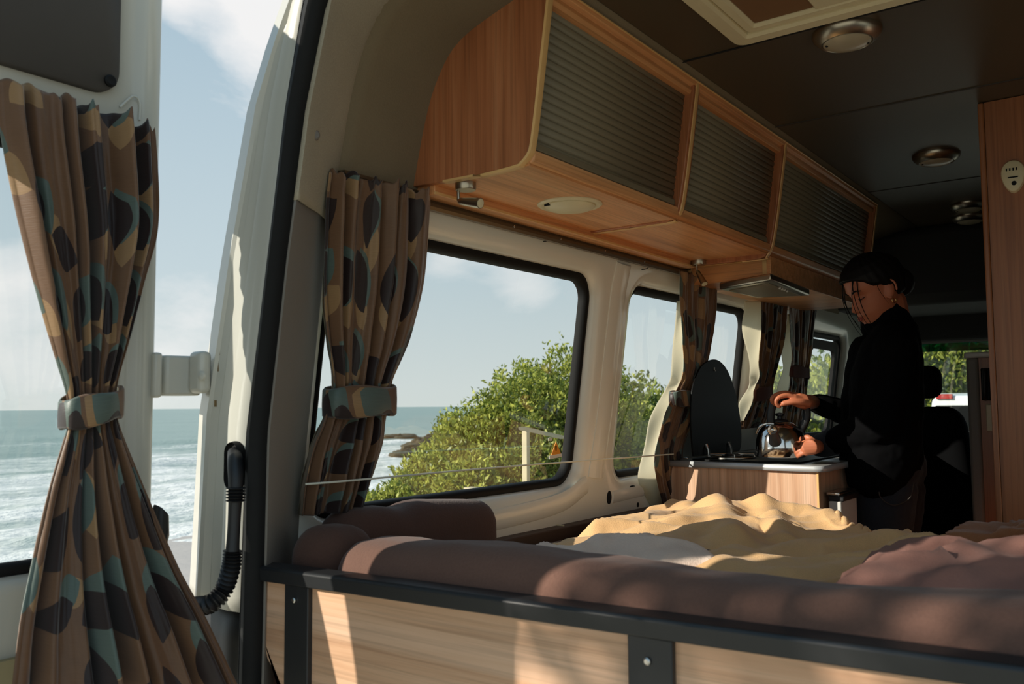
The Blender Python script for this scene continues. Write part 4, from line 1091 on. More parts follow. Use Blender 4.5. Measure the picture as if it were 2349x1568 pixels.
# ================================================================== WARDROBE AND TALL UNIT
wx = float(at(2247, 360, y=2.7)[0])
wd = thing('wardrobe', 'tall oak wardrobe on the right side of the aisle', 'wardrobe', (.03, 2.95, -1.09))
mb = MB(); mb.box(wx + .016, .46, 2.705, 3.2, -1.09, .832); part('front_panel', mb, M['ward'], wd)
mb = MB(); mb.box(wx, wx + .015, 2.70, 3.2, -1.09, .832); part('corner_post', mb, M['ward'], wd, bevel=.004)
dp = at(2325, 405, y=2.70)
det = thing('alarm_detector', 'oval cream gas alarm fixed high on the wardrobe front', 'alarm', dp)
mb = MB(); rr = []
for k, dy in ((1, 0), (1, -.010), (.93, -.016), (.75, -.019)):
    rr.append([(dp[0] + k * (.029 + .006 * math.sin(a)) * math.cos(a), 2.705 + dy, dp[2] + k * .045 * math.sin(a)) for a in np.linspace(0, 2 * PI, 40, endpoint=False)])
mb.loft(rr); part('alarm_case', mb, M['cplastic'], det)
mb = MB()
for i in range(4): mb.box(dp[0] - .016 + i * .008, dp[0] - .013 + i * .008, 2.683, 2.687, dp[2] + .014, dp[2] + .021)
mb.box(dp[0] - .012, dp[0] + .012, 2.683, 2.687, dp[2] - .006, dp[2] - .003)
part('sound_slots', mb, M['hole'], det)
part('test_button', MB().lathe([(.006, 0), (.006, .003), (0, .004)], (dp[0] + .002, 2.687, dp[2] - .021), (0, -1, 0), 16), M['hole'], det)
tx = float(at(2215, 900, y=3.3)[0]); tt = float(at(2215, 808, y=3.3)[2])
tu = thing('tall_unit', 'grey edged half height unit standing behind the wardrobe', 'cabinet', (tx + .15, 3.5, -1.09))
mb = MB(); mb.box(tx + .042, tx + .30, 3.31, 3.8, -1.09, tt - .02); part('unit_body', mb, M['ward'], tu)
mb = MB(); mb.box(tx + .004, tx + .042, 3.3, 3.8, -1.09, tt - .018); part('edge_post', mb, M['gplastic'], tu, bevel=.01)
mb = MB(); mb.box(tx, tx + .31, 3.295, 3.81, tt - .02, tt); part('unit_top', mb, M['wplastic'], tu, bevel=.006)
h0 = at(2261, 848, y=3.3); h1 = at(2261, 914, y=3.3)
mb = MB(); mb.tube(crv([h0 + np.array((0, .01, 0)), h0 + np.array((0, -.02, -.003)), (h0 + h1) / 2 + np.array((0, -.026, 0)), h1 + np.array((0, -.02, .003)), h1 + np.array((0, .01, 0))], 24), .006, 10); part('handle', mb, M['bplastic'], tu)
mb = MB(); c = (h0 + h1) / 2; mb.box(c[0] - .014, c[0] + .014, 3.300, 3.312, h1[2] - .006, h0[2] + .006); part('handle_plate', mb, M['blackgl'], tu, bevel=.004)
s0 = at(2268, 958, y=3.3); mb = MB(); mb.box(s0[0] - .008, s0[0] + .02, 3.302, 3.312, s0[2] - .045, s0[2] + .045); part('switch_plate', mb, M['cplastic'], tu, bevel=.003)

# ================================================================== CAB SEATS
def seat(label, x, y, top, ht):
    r = thing('cab_seat', label, 'seat', (x, y, -1.09), 'front seats')
    vs, fs = rbox(x - .24, x + .24, y - .07, y + .09, -.62, top, .075, 14, lambda a, b, c: (x + (a - x) * (1 - .18 * max(0, (c + .62) / (top + .62)) ** 3), b + (c + .6) * -.06, c)); mb = MB(); mb.add(vs, fs); part('backrest', mb, M['seatf'], r, angle=180)
    vs, fs = rbox(x - .125, x + .125, y - .10, y + .01, top + .035, ht, .045, 10); mb = MB(); mb.add(vs, fs); part('headrest', mb, M['seatf'], r, angle=180)
    for s_ in (-.05, .05): part('headrest_rod', MB().tube([(x + s_, y - .04, top - .03), (x + s_, y - .04, top + .07)], .007, 8), M['steel'], r)
    vs, fs = rbox(x - .25, x + .25, y + .05, y + .5, -.75, -.58, .06, 10); mb = MB(); mb.add(vs, fs); part('seat_cushion', mb, M['seatf'], r, angle=180)
    mb = MB(); mb.box(x - .2, x + .2, y, y + .45, -1.09, -.74); part('seat_base', mb, M['frontdark'], r)
hd = at(2152, 840, y=4.1); sb = at(2205, 935, y=4.1)
seat('black cab seat whose headrest shows right behind the person', float(hd[0]) - .115, 4.15, -.02, float(at(2130, 838, y=4.1)[2]))
seat('black cab seat mostly hidden by the grey edged unit', float(hd[0]) + .62, 4.2, -.03, .12)

# ================================================================== PERSON
PD = 2.95
pd = lambda px, py, d=PD: at(px, py, d=d)
def capsules(mb, pts, rs, n=14, sub=3):
    """tapered limb with round ends along points"""
    P = [np.array(p, float) for p in pts]
    m = max(4, len(P) * sub); C = crv(P, m) if len(P) > 2 else [P[0] + (P[1] - P[0]) * t for t in np.linspace(0, 1, m)]
    rr = np.interp(np.linspace(0, 1, m), np.linspace(0, 1, len(rs)), rs)
    d0 = C[0] - C[1]; d0 /= np.linalg.norm(d0); d1 = C[-1] - C[-2]; d1 /= np.linalg.norm(d1)
    CC = [C[0] + d0 * rr[0] * .92, C[0] + d0 * rr[0] * .65] + list(C) + [C[-1] + d1 * rr[-1] * .65, C[-1] + d1 * rr[-1] * .92]
    RR = [rr[0] * .3, rr[0] * .74] + list(rr) + [rr[-1] * .74, rr[-1] * .3]
    mb.tube(CC, RR, n)
def ellipsoid(mb, c, ax, n=18, m=12):
    c = np.array(c, float); rings = []
    for t in np.linspace(.08, PI - .08, m):
        rings.append([c + math.cos(t) * ax[2] + math.sin(t) * (math.cos(a) * ax[0] + math.sin(a) * ax[1]) for a in np.linspace(0, 2 * PI, n, endpoint=False)])
    mb.loft(rings)
foot_z = FLOOR
hipP = pd(2040, 1090)
person = thing('person', 'person in a black jacket and dark jeans looking down at the kettle they hold', 'person', (hipP[0], hipP[1], FLOOR))
UP = np.array((0, 0, 1.)); right = RM[:, 0]; back = RM[:, 2]
tilt = math.radians(24); yaw = math.radians(4)
f0 = -right * math.cos(yaw) + back * math.sin(yaw); f0[2] = 0; f0 /= np.linalg.norm(f0)
l0 = np.cross(UP, f0)
hf = f0 * math.cos(tilt) - UP * math.sin(tilt); hu = UP * math.cos(tilt) + f0 * math.sin(tilt)
HC = pd(2006, 664)
def hp_(x, y, z, s=1.0): return HC + (hf * x + l0 * y + hu * z) * s
HZ = [-.118, -.108, -.098, -.082, -.06, -.03, 0, .03, .06, .085, .105, .116, .120]
HF = [.040, .074, .084, .083, .087, .083, .079, .086, .082, .066, .040, .016, .002]
HB = [.010, .012, .012, .02, .050, .082, .096, .102, .096, .078, .048, .02, .002]
HW = [.018, .034, .043, .053, .060, .066, .070, .074, .072, .061, .040, .018, .002]
def head(mb, grow=0, cut=None):
    rings = []
    for z in np.linspace(-.118, .120, 90):
        Fz, Bz, Wz = (np.interp(z, HZ, q) + grow for q in (HF, HB, HW)); ring = []
        for a in np.linspace(0, 2 * PI, 72, endpoint=False):
            ca, sa = math.cos(a), math.sin(a)
            x = (Fz if ca > 0 else Bz) * np.sign(ca) * abs(ca) ** .92; y = Wz * np.sign(sa) * abs(sa) ** .92
            if ca > 0 and grow == 0:
                g = math.exp(-(y / .0105) ** 2); 
                nz = np.interp(z, [-.052, -.046, -.038, -.030, -.010, .012, .022], [0, .012, .023, .022, .011, .004, 0]); x += nz * g * (1 if abs(y) < .03 else 0)
                x += .006 * math.exp(-(y / .017) ** 2) * math.exp(-((z + .0625) / .005) ** 2) + .007 * math.exp(-(y / .016) ** 2) * math.exp(-((z + .0745) / .0055) ** 2)
                x += -.004 * math.exp(-(y / .02) ** 2) * math.exp(-((z + .0685) / .0025) ** 2)
                x += -.010 * math.exp(-((abs(y) - .031) / .014) ** 2) * math.exp(-((z + .002) / .013) ** 2)
                x += .004 * math.exp(-((abs(y) - .03) / .02) ** 2) * math.exp(-((z - .02) / .008) ** 2)
                x += .004 * math.exp(-(y / .016) ** 2) * math.exp(-((z + .098) / .010) ** 2)
                x += .003 * math.exp(-((abs(y) - .031) / .009) ** 2) * math.exp(-((z + .004) / .006) ** 2)
            ring.append(hp_(x, y, z))
        rings.append(ring)
    mb.loft(rings)
body = MB(); head(body)
# ears
for s_ in (1, -1):
    e = MB(); c = hp_(-.010, .072 * s_, -.012)
    ax = [(hf * .95 - l0 * s_ * .3) * .017, l0 * s_ * .008, (hu * .97 - hf * .2) * .031]
    ellipsoid(body, c, ax)
    rim = [hp_(-.010 + .016 * math.cos(a) - .2 * .03 * math.sin(a), (.078 - .012 * math.cos(a)) * s_, -.012 + .029 * math.sin(a)) for a in np.linspace(-1.6, 3.6, 24)]
    body.tube(rim, .0038, 8)
neckT = hp_(-.035, 0, -.055); neckB = pd(2052, 745)
capsules(body, [neckT, neckB, pd(2044, 780)], [.050, .052, .06])
SHL, SHR = pd(2052, 800, 2.80), pd(2046, 800, 3.10)
capsules(body, [pd(2040, 790), pd(2032, 880), pd(2034, 1000), pd(2038, 1080)], [.085, .10, .09, .10])
capsules(body, [SHL, SHR], [.05, .05])
ELL, WRL = pd(2018, 978, 2.77), pd(1876, 1024, 2.955)
ELR, WRR = pd(1985, 962, 3.13), pd(1866, 922, 3.085)
capsules(body, [SHL, ELL], [.042, .036]); capsules(body, [ELL, WRL], [.036, .022])
capsules(body, [SHR, ELR], [.042, .036]); capsules(body, [ELR, WRR], [.036, .022])
zf = lambda p, z: np.array((p[0], p[1], z))
HPL, HPR = pd(2032, 1090, 2.885), pd(2052, 1090, 3.02)
KNL, KNR = zf(HPL + f0 * .02, -.63), zf(HPR + f0 * .02, -.63)
ANL, ANR = zf(HPL - f0 * .03, -1.01), zf(HPR - f0 * .03, -1.01)
for a, b, c in ((HPL, KNL, ANL), (HPR, KNR, ANR)): capsules(body, [a, b, c], [.078, .048, .034])
for an in (ANL, ANR): capsules(body, [zf(an, -1.05), zf(an + f0 * .13, -1.06)], [.03, .026])

# ---- hands: palm plus five separate fingers
def K(px, py, o=0.0): return at(px, py, d=KD + o)
def finger(pts, r0, r1): capsules(body, pts, [r0, (r0 + r1) / 2, r1], 12, 4)
# right hand, gripping the kettle handle from above (knuckles up)
capsules(body, [WRR, K(1846, 921, .0), K(1822, 914, -.004)], [.0235, .025, .022])
for i, o in enumerate((-.034, -.016, .003, .020)):
    capsules(body, [K(1850, 918, o * .6), K(1821, 910 + abs(i - 1.2) * 1.2, o)], [.0135, .0115])
for i, o in enumerate((-.036, -.015, .006, .026)):
    ln = (1.0, 1.10, 1.02, .84)[i]; kx = (1821, 1816, 1818, 1823)[i]; dy = (2.5, -2.5, -3.5, -1)[i]
    finger([K(kx + 6, 911 + dy, o), K(kx - 14 * ln, 904 + dy, o), K(kx - 31 * ln, 907 + dy, o - .001), K(kx - 40 * ln, 915 + dy, o), K(kx - 40 * ln, 924 + dy, o + .002), K(kx - 33 * ln, 930 + dy, o + .003)], .0084 - .0008 * (i == 3), .0064 - .0006 * (i == 3))
finger([K(1854, 924, -.030), K(1838, 922, -.044), K(1818, 921, -.046), K(1797, 925, -.040)], .0125, .0086)
# left hand, steadying the kettle base on the near side
KD2 = KD - .075
def H(px, py, o=0.0): return at(px, py, d=KD2 + o)
capsules(body, [WRL, H(1862, 1024), H(1848, 1029, .004)], [.0235, .0255, .022])
for i, (px, py, tx_, ty_, o) in enumerate(((1851, 1013, 1830, 1025, .016), (1847, 1022, 1824, 1034, .006), (1846, 1031, 1822, 1042, -.004), (1849, 1039, 1829, 1047, -.012))):
    capsules(body, [H(1868, 1021 + i * 2.4, .002), H(px, py, o)], [.0115, .0092])
    finger([H(px, py, o), H(px + (tx_ - px) * .4, py + (ty_ - py) * .30 - 1.5, o + .002), H(px + (tx_ - px) * .75, py + (ty_ - py) * .66 - .5, o + .010), H(tx_, ty_, o + .020)], .0080 - .0008 * (i == 3), .0058)
finger([H(1864, 1010, .014), H(1854, 1003, .026), H(1844, 1004, .038), H(1835, 1009, .048)], .0100, .0068)
bo = part('body', body, M['skin'], person, angle=180)
md = bo.modifiers.new('merge', 'REMESH'); md.mode = 'VOXEL'; md.voxel_size = .0024; md.use_smooth_shade = True
md = bo.modifiers.new('soften', 'SMOOTH'); md.factor = .5; md.iterations = 2
# ---- face details
lp = MB(); capsules(lp, [hp_(.0885, -.014, -.0668), hp_(.0935, 0, -.0645), hp_(.0885, .014, -.0668)], [.0022, .0036, .0022], 10)
capsules(lp, [hp_(.0885, -.013, -.0705), hp_(.0940, 0, -.0735), hp_(.0885, .013, -.0705)], [.0022, .0042, .0022], 10); part('lips', lp, M['lips'], person, angle=180)
for s_ in (1, -1):
    eb = MB(); capsules(eb, [hp_(.085, .014 * s_, .018), hp_(.083, .032 * s_, .024), hp_(.070, .050 * s_, .019)], [.002, .0026, .0012], 8); part('eyebrow', eb, M['hairm'], person, angle=180)
    ey = MB(); capsules(ey, [hp_(.074, .018 * s_, -.004), hp_(.0755, .032 * s_, -.009), hp_(.066, .046 * s_, -.005)], [.0012, .0019, .0012], 8); part('eyelash_line', ey, M['hairm'], person, angle=180)
er = MB(); ec = hp_(-.004, .080, -.052); er.tube([ec + hf * .0065 * math.cos(a) + hu * .0075 * math.sin(a) for a in np.linspace(0, 2 * PI, 24)], .0013, 8); part('hoop_earring', er, M['gold'], person)
# ---- hair: cap, gathered bun, loose strands
hair = MB(); rings = []
for z in np.linspace(-.07, .128, 70):
    ring = []
    zz = z / 1.065
    Fz, Bz, Wz = (np.interp(zz, HZ, q) for q in (HF, HB, HW))
    for a in np.linspace(0, 2 * PI, 80, endpoint=False):
        ca, sa = math.cos(a), math.sin(a); ang = abs((a + PI) % (2 * PI) - PI)
        x = (Fz if ca > 0 else Bz) * ca; y = Wz * sa
        # hairline: front above the brow, in front of the ear, nape
        hl = np.interp(ang, [0, .5, .9, 1.2, 1.45, 1.75, 2.1, 3.14], [.058, .054, .038, .012, .010, -.012, -.045, -.058])
        g = np.clip((z - hl) / .012, 0, 1); grow = -.006 + .020 * g + .004 * g * math.sin(a * 23 + z * 40) * .4
        r = math.hypot(x, y) + 1e-6
        ring.append(hp_(x + x / r * grow, y + y / r * grow, z))
    rings.append(ring)
hair.loft(rings)
ellipsoid(hair, hp_(-.092, 0, -.012), [hf * .046, l0 * .05, hu * .05])
for s_ in (1, -1):
    for (a, b, c, d, e) in (((.070, .035, .075), (.092, .040, .02), (.098, .036, -.04), (.088, .030, -.10), .0032), ((.060, .045, .07), (.084, .052, .01), (.090, .050, -.05), (.078, .044, -.135), .004),
                            ((.066, .04, .072), (.100, .034, .01), (.108, .030, -.06), (.094, .026, -.15), .0030), ((.02, .072, .04), (.026, .078, 0), (.02, .076, -.03), (.012, .07, -.055), .0018)):
        hair.tube(crv([hp_(p[0], p[1] * s_, p[2]) for p in (a, b, c, d)], 20), [e * .6 * k for k in np.linspace(1, .3, 20)], 8)
part('hair', hair, M['hairm'], person, angle=180)
# ---- jacket
jk = MB()
for d, k in ((2.85, .88), (2.91, 1), (2.97, 1), (3.05, .92)):
    capsules(jk, [pd(2046, 792, d), pd(2030, 870, d), pd(2027, 960, d), pd(2022, 1040, d), pd(2014, 1075, d)], [.098 * k, .122 * k, .122 * k, .128 * k, .118 * k], 18)
capsules(jk, [pd(2052, 806, 2.80), pd(2048, 806, 3.10)], [.074, .074], 16)
capsules(jk, [pd(2048, 770), pd(2030, 722)], [.085, .070], 18)
capsules(jk, [pd(2010, 748), pd(2035, 735)], [.055, .058], 16)
capsules(jk, [pd(1985, 800, 2.93), pd(1972, 900, 2.92), pd(1962, 1010, 2.92), pd(1958, 1075, 2.92)], [.05, .055, .055, .045], 14)
capsules(jk, [SHL, ELL], [.070, .060], 16); capsules(jk, [ELL, WRL + (ELL - WRL) * .16], [.060, .040], 16)
capsules(jk, [SHR, ELR], [.070, .058], 16); capsules(jk, [ELR, WRR + (ELR - WRR) * .06], [.056, .036], 16)
jo = part('jacket', jk, M['jacket'], person, angle=180)
md = jo.modifiers.new('merge', 'REMESH'); md.mode = 'VOXEL'; md.voxel_size = .006; md.use_smooth_shade = True
md = jo.modifiers.new('soften', 'SMOOTH'); md.factor = .5; md.iterations = 6
tex = bpy.data.textures.new('wrinkle', 'CLOUDS'); tex.noise_scale = .07
md = jo.modifiers.new('wrinkles', 'DISPLACE'); md.texture = tex; md.strength = .014; md.mid_level = .5
cu = MB(); a, b = WRL + (ELL - WRL) * .06, WRL + (ELL - WRL) * .26; capsules(cu, [a, b], [.041, .046], 18, 4); part('cuff', cu, M['cuff'], person, angle=180)
# ---- jeans and shoes
jn = MB()
capsules(jn, [HPL + np.array((0, 0, .03)), HPR + np.array((0, 0, .03))], [.105, .105], 18)
for a, b, c in ((HPL, KNL, ANL), (HPR, KNR, ANR)): capsules(jn, [a - np.array((0, 0, .04)), b, c], [.098, .070, .056], 18)
jo = part('jeans', jn, M['denim'], person, angle=180)
md = jo.modifiers.new('merge', 'REMESH'); md.mode = 'VOXEL'; md.voxel_size = .006; md.use_smooth_shade = True
md = jo.modifiers.new('soften', 'SMOOTH'); md.factor = .5; md.iterations = 4
md = jo.modifiers.new('wrinkles', 'DISPLACE'); md.texture = tex; md.strength = .010; md.mid_level = .5
st_ = MB(); q = [pd(px, py, 2.775) for px, py in ((2016, 1112), (2020, 1140), (2050, 1158), (2086, 1142), (2096, 1108))]
st_.tube(crv(q, 30), .0016, 6); part('pocket_stitching', st_, plain('faded_thread', lin(70, 64, 58), .9), person)
for an in (ANL, ANR):
    sh = MB(); capsules(sh, [zf(an - f0 * .03, -1.045), zf(an + f0 * .08, -1.052), zf(an + f0 * .17, -1.058)], [.043, .040, .030], 14)
    sh.v = [(x, y, max(z, FLOOR + .001)) for x, y, z in sh.v]; part('shoe', sh, M['bplastic'], person, angle=180)

# ================================================================== OUTSIDE
# ground shelf, bank, beach
def terrain():
    mb = MB(); xs = [26, 12, 4, -2, -4.6, -5.6, -6.6, -8.5, -12, -18, -25, -31, -37, -44]; z_ = [-1.75, -1.75, -1.75, -1.75, -1.75, -1.86, -2.4, -3.5, -4.8, -5.5, -5.82, -5.96, -6.3, -6.8]
    ys = np.linspace(-40, 60, 90); X, Y = np.meshgrid(np.interp(np.linspace(0, 13, 130), range(14), xs), ys)
    Z = np.interp(-X, [-v for v in xs], z_) + (vnoise(X * .5, Y * .5, 5, 3) - .5) * .14 * np.clip((-X - 3) / 4, 0, 1)
    # bank pushes out under the shrubs further along the coast
    push = np.clip((Y - 4) / 6, 0, 1) * 5; Z2 = np.interp(-(np.minimum(X + push, 26)), [-v for v in xs], z_) + (vnoise(X * .5, Y * .5, 5, 3) - .5) * .14
    Z = np.where(X < -3.5, Z2, np.minimum(Z, -1.75)); mb.grid(np.stack([X, Y, Z], -1)); return mb
t = NT('coast_ground'); g = t.n('ShaderNodeNewGeometry'); sx = t.n('ShaderNodeSeparateXYZ'); t.l(g.outputs['Position'], sx.inputs[0])
nz = t.noise(t.coords('Object'), 1.3, 6, .6)
hgt = t.math('MULTIPLY_ADD', nz, .8, sx.outputs[2])
k = t.ramp(t.math('MULTIPLY_ADD', hgt, .25, 1.1, clamp=True), [(.25, lin(178, 172, 166)), (.42, lin(150, 142, 122)), (.62, lin(128, 126, 70)), (.95, lin(196, 190, 172))])
M['coast'] = t.done(t.bsdf(k, .9, 0, nz, .04))
struct('ground', terrain(), M['coast'], angle=180)

def sea():
    mb = MB(); u = np.linspace(0, 1, 330); xs = -26 - 20 * u - 2400 * u ** 4.5
    v = np.linspace(-1, 1, 300); ys = 60 * v + 2600 * np.sign(v) * np.abs(v) ** 4 + 20
    X, Y = np.meshgrid(xs, ys)
    wob = (vnoise(X * .02, Y * .02, 71, 3) - .5) * 26
    ph = (X + wob) / 9.5
    sw = np.abs(np.sin(ph * PI / 2)) ; crest = (1 - sw) ** 3
    lump = vnoise(X * .06, Y * .035, 73, 3)
    fade = np.exp(-np.clip(-X - 60, 0, None) / 200)
    Z = -6.0 + fade * (crest * .75 * np.clip((lump - .35) * 4, 0, 1.2) + (vnoise(X * .5, Y * .3, 77, 4) - .5) * .45) + .05 * (vnoise(X * .05, Y * .05, 79, 2) - .5)
    Z = np.where(X > -32, Z - (X + 32) * .04, Z)
    mb.grid(np.stack([X, Y, Z], -1)); return mb
t = NT('sea_water'); g = t.n('ShaderNodeNewGeometry'); pos = g.outputs['Position']; sx = t.n('ShaderNodeSeparateXYZ'); t.l(pos, sx.inputs[0])
def mpos(sc):
    m_ = t.n('ShaderNodeMapping'); m_.inputs['Scale'].default_value = sc; t.l(pos, m_.inputs[0]); return m_.outputs[0]
big = t.noise(mpos((.085, .018, .1)), 1, 4, .6, .6); fine = t.noise(mpos((.6, .22, .6)), 1, 6, .7, .8); tiny = t.noise(mpos((1.6, .8, 1)), 1, 4, .6)
crestf = t.math('MULTIPLY_ADD', sx.outputs[2], 1.1, 6.0 * 1.1 - LIFT * 1.1)        # height above still water
near_ = t.n('ShaderNodeMapRange'); near_.inputs['From Min'].default_value = -230; near_.inputs['From Max'].default_value = -35; near_.inputs['To Min'].default_value = -.34; near_.inputs['To Max'].default_value = .13
t.l(sx.outputs[0], near_.inputs[0])
fsum = t.math('ADD', t.math('ADD', t.math('MULTIPLY', big, .62), t.math('MULTIPLY', fine, .5)), t.math('ADD', near_.outputs[0], t.math('MULTIPLY', crestf, .22)))
foam = t.ramp(fsum, [(.50, 0.0), (.61, .45), (.74, 1.0)])
wat = t.mix(t.noise(mpos((.03, .008, .1)), 1, 3), lin(122, 146, 138), lin(148, 168, 158))
col = t.mix(foam, wat, lin(236, 236, 232))
M['sea'] = t.done(t.bsdf(col, t.math('MULTIPLY_ADD', foam, .5, .32), 0, t.math('ADD', fine, tiny), .25, spec=.4))
sea_o = solo('sea', 'grey green sea with white surf stretching to the horizon', 'sea', sea(), M['sea'], kind='stuff', angle=180)

def rock(px, py, w, h, label, sd):
    c = at(px, py, z=-5.95); n = 18; mb = MB(); rings = []
    g = np.random.default_rng(sd)
    for t_ in np.linspace(.05, PI / 2 + .35, 14)[::-1]:
        ring = []
        for a in np.linspace(0, 2 * PI, 26, endpoint=False):
            r = 1 + 1.0 * (vnoise(np.array(math.cos(a) * 2.6 + sd), np.array(math.sin(a) * 2.6 + t_ * 3), sd, 5, .7) - .5)
            ring.append((c[0] + w * .6 * math.sin(t_) * math.cos(a) * r, c[1] + w * math.sin(t_) * math.sin(a) * r, c[2] + h * math.cos(t_) * r))
        rings.append(ring)
    mb.loft(rings)
    return solo('rock', label, 'rock', mb, M['wetrock'], group='rocks in the surf', angle=50)
rock(918, 1004, 4.6, .7, 'flat low rock farthest out in the surf', 3)
rock(968, 1030, 3.4, 1.3, 'larger brown rock in the surf touching the shrub edge', 5)
rock(935, 1045, 2.6, .75, 'small dark rock in the surf nearest the beach', 8)
rock(990, 1022, 2.2, 1.6, 'rock in the surf half hidden by the shrub', 11)

# ---- shrubs and trees: every plant its own thing
def plant(name, label, cat, c, rad, nclus, nleaf, ll, mats, seed, group, ratio=(.45, .4, .15), spike=.06, trunk=True):
    """c: centre, rad: (rx, ry, rz)"""
    g = np.random.default_rng(seed)
    c = np.array(c, float); rad = np.array(rad, float)
    d = g.normal(size=(nclus, 3)); d /= np.linalg.norm(d, axis=1, keepdims=True)
    lump = .80 + .36 * vnoise(d[:, 0] * 3.2 + 10 + seed, d[:, 1] * 3.2 + d[:, 2] * 4 + 20, seed, 3)
    rr = lump * (1 - .22 * g.random(nclus) ** 2) + spike * (g.random(nclus) > .93)
    tip = c + d * rad * rr[:, None]
    keep = tip[:, 2] > GROUND - 1.5; tip = tip[keep]; d = d[keep]; n = len(tip)
    out = d * .55 + np.array((0, 0, .55)) + g.normal(size=d.shape) * .25; out /= np.linalg.norm(out, axis=1, keepdims=True)
    T = np.repeat(tip, nleaf, 0); O = np.repeat(out, nleaf, 0)
    dirs = O * .75 + g.normal(size=T.shape) * .62; dirs /= np.linalg.norm(dirs, axis=1, keepdims=True)
    T = T + g.normal(size=T.shape) * ll * .55
    side = np.cross(dirs, g.normal(size=T.shape)); side /= np.linalg.norm(side, axis=1, keepdims=True)
    nrm = np.cross(side, dirs)
    L = (ll * (.7 + .6 * g.random(len(T))))[:, None]; W = L * .23
    a = T; b = T + dirs * L * .5 + side * W + nrm * L * .08; cc = T + dirs * L; e = T + dirs * L * .5 - side * W + nrm * L * .08
    V = np.stack([a, b, cc, e], 1).reshape(-1, 3); N = len(T)
    root = thing(name, label, cat, (c[0], c[1], GROUND), group)
    me = bpy.data.meshes.new('foliage'); V = V - ROOTLOC[root.name]
    me.vertices.add(N * 4); me.vertices.foreach_set('co', V.astype(np.float32).ravel())
    me.loops.add(N * 4); me.loops.foreach_set('vertex_index', np.arange(N * 4, dtype=np.int32))
    me.polygons.add(N); me.polygons.foreach_set('loop_start', np.arange(0, N * 4, 4, dtype=np.int32))
    try: me.polygons.foreach_set('loop_total', np.full(N, 4, dtype=np.int32))
    except Exception: pass
    for m in mats: me.materials.append(m)
    me.polygons.foreach_set('material_index', g.choice(3, N, p=ratio).astype(np.int32))
    me.update(calc_edges=True); me.validate()
    o = bpy.data.objects.new('foliage', me); COL.objects.link(o); o.parent = root
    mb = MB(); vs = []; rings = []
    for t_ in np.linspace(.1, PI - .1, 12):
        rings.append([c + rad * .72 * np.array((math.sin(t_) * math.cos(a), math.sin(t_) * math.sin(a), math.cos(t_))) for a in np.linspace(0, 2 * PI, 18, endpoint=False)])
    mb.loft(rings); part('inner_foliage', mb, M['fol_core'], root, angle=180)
    if trunk:
        mb = MB(); mb.tube([(c[0], c[1], GROUND - .2), (c[0] + .05, c[1], c[2] - rad[2] * .5)], [.09, .06], 8); part('trunk', mb, M['bark'], root)
    return root
LM = [M['leafA'], M['leafB'], M['leafC']]
def dome(px, py, d, r, label, name='coastal_shrub', cat='shrub', group='coastal shrubs beside the van', seed=1, ll=.047, ncl=1500, nl=6, ratio=(.5, .38, .12), ry=None):
    p = at(px, py, d=d); top = p[2]; rz = max(.45, (top - GROUND) * .62)
    c = (p[0], p[1], top - rz)
    return plant(name, label, cat, c, (r, ry or r, rz), ncl, nl, ll, LM, seed, group, ratio)
dome(1318, 812, 9.4, 1.0, 'tallest coastal shrub, seen at the right edge of the rear side window', seed=1, ncl=6528)
dome(1222, 848, 8.9, .85, 'coastal shrub just left of the tallest one in the rear side window', seed=2, ncl=5984)
dome(1135, 912, 8.4, .75, 'middle coastal shrub in the slope seen through the rear side window', seed=3, ncl=5168)
dome(1062, 972, 8.0, .62, 'coastal shrub touching the rocks in the rear side window', seed=4, ncl=4080)
dome(1000, 1040, 7.6, .52, 'low coastal shrub above the clothes wire on the seaward side', seed=5, ncl=3264)
dome(935, 1096, 7.2, .46, 'low coastal shrub near the curtain at the seaward end', seed=6, ncl=2720)
dome(868, 1132, 6.9, .40, 'lowest coastal shrub at the seaward end, next to the curtain', seed=7, ncl=2448)
dome(1160, 1015, 7.6, .60, 'front coastal shrub behind the wooden post', seed=8, ncl=4080, ratio=(.35, .45, .2))
dome(1075, 1065, 7.2, .50, 'front coastal shrub low in the middle of the rear side window', seed=9, ncl=3536)
dome(1262, 1000, 8.0, .55, 'shaded front coastal shrub behind the fence plank', seed=10, ncl=3536, ratio=(.25, .45, .3))
TG = 'trees beyond the front windows'
TS = [(1415, 860, 12, 1.1, 'dark tree at the left of the second side window'), (1480, 905, 11.5, 1.0, 'dark tree low in the second side window beside the curtain'), (1560, 905, 12, 1.2, 'tree hidden mostly by the curtain beside the hob lid'),
      (1655, 930, 13, 1.2, 'tree low behind the hob lid'), (1780, 850, 14, 1.3, 'tree showing between the two curtains above the kettle'), (1880, 840, 15, 1.3, 'tree filling the front door window'),
      (1960, 800, 17, 1.6, 'tree behind the person toward the front'), (2070, 740, 18, 1.9, 'tree left of the centre of the windscreen'), (2165, 720, 19, 2.0, 'broad tree in the windscreen above the white car'), (2260, 720, 19, 2.0, 'tree at the far right of the windscreen behind the unit')]
for i, (px, py, d, r, lb) in enumerate(TS):
    dome(px, py, d, r, lb, 'leafy_tree', 'tree', TG, 20 + i, ll=.12 if i > 3 else .085, ncl=1500, nl=5, ratio=(.3, .4, .3) if i < 4 else (.45, .4, .15))
# added unseen tree behind the van, placed to shade the right bed end
plant('leafy_tree', 'unseen leafy tree added behind the van to shade the bed end', 'tree', (-2.40, -3.39, 1.66), (1.25, 1.25, 1.5), 1600, 6, .10, LM, 77, None, (.35, .45, .2))
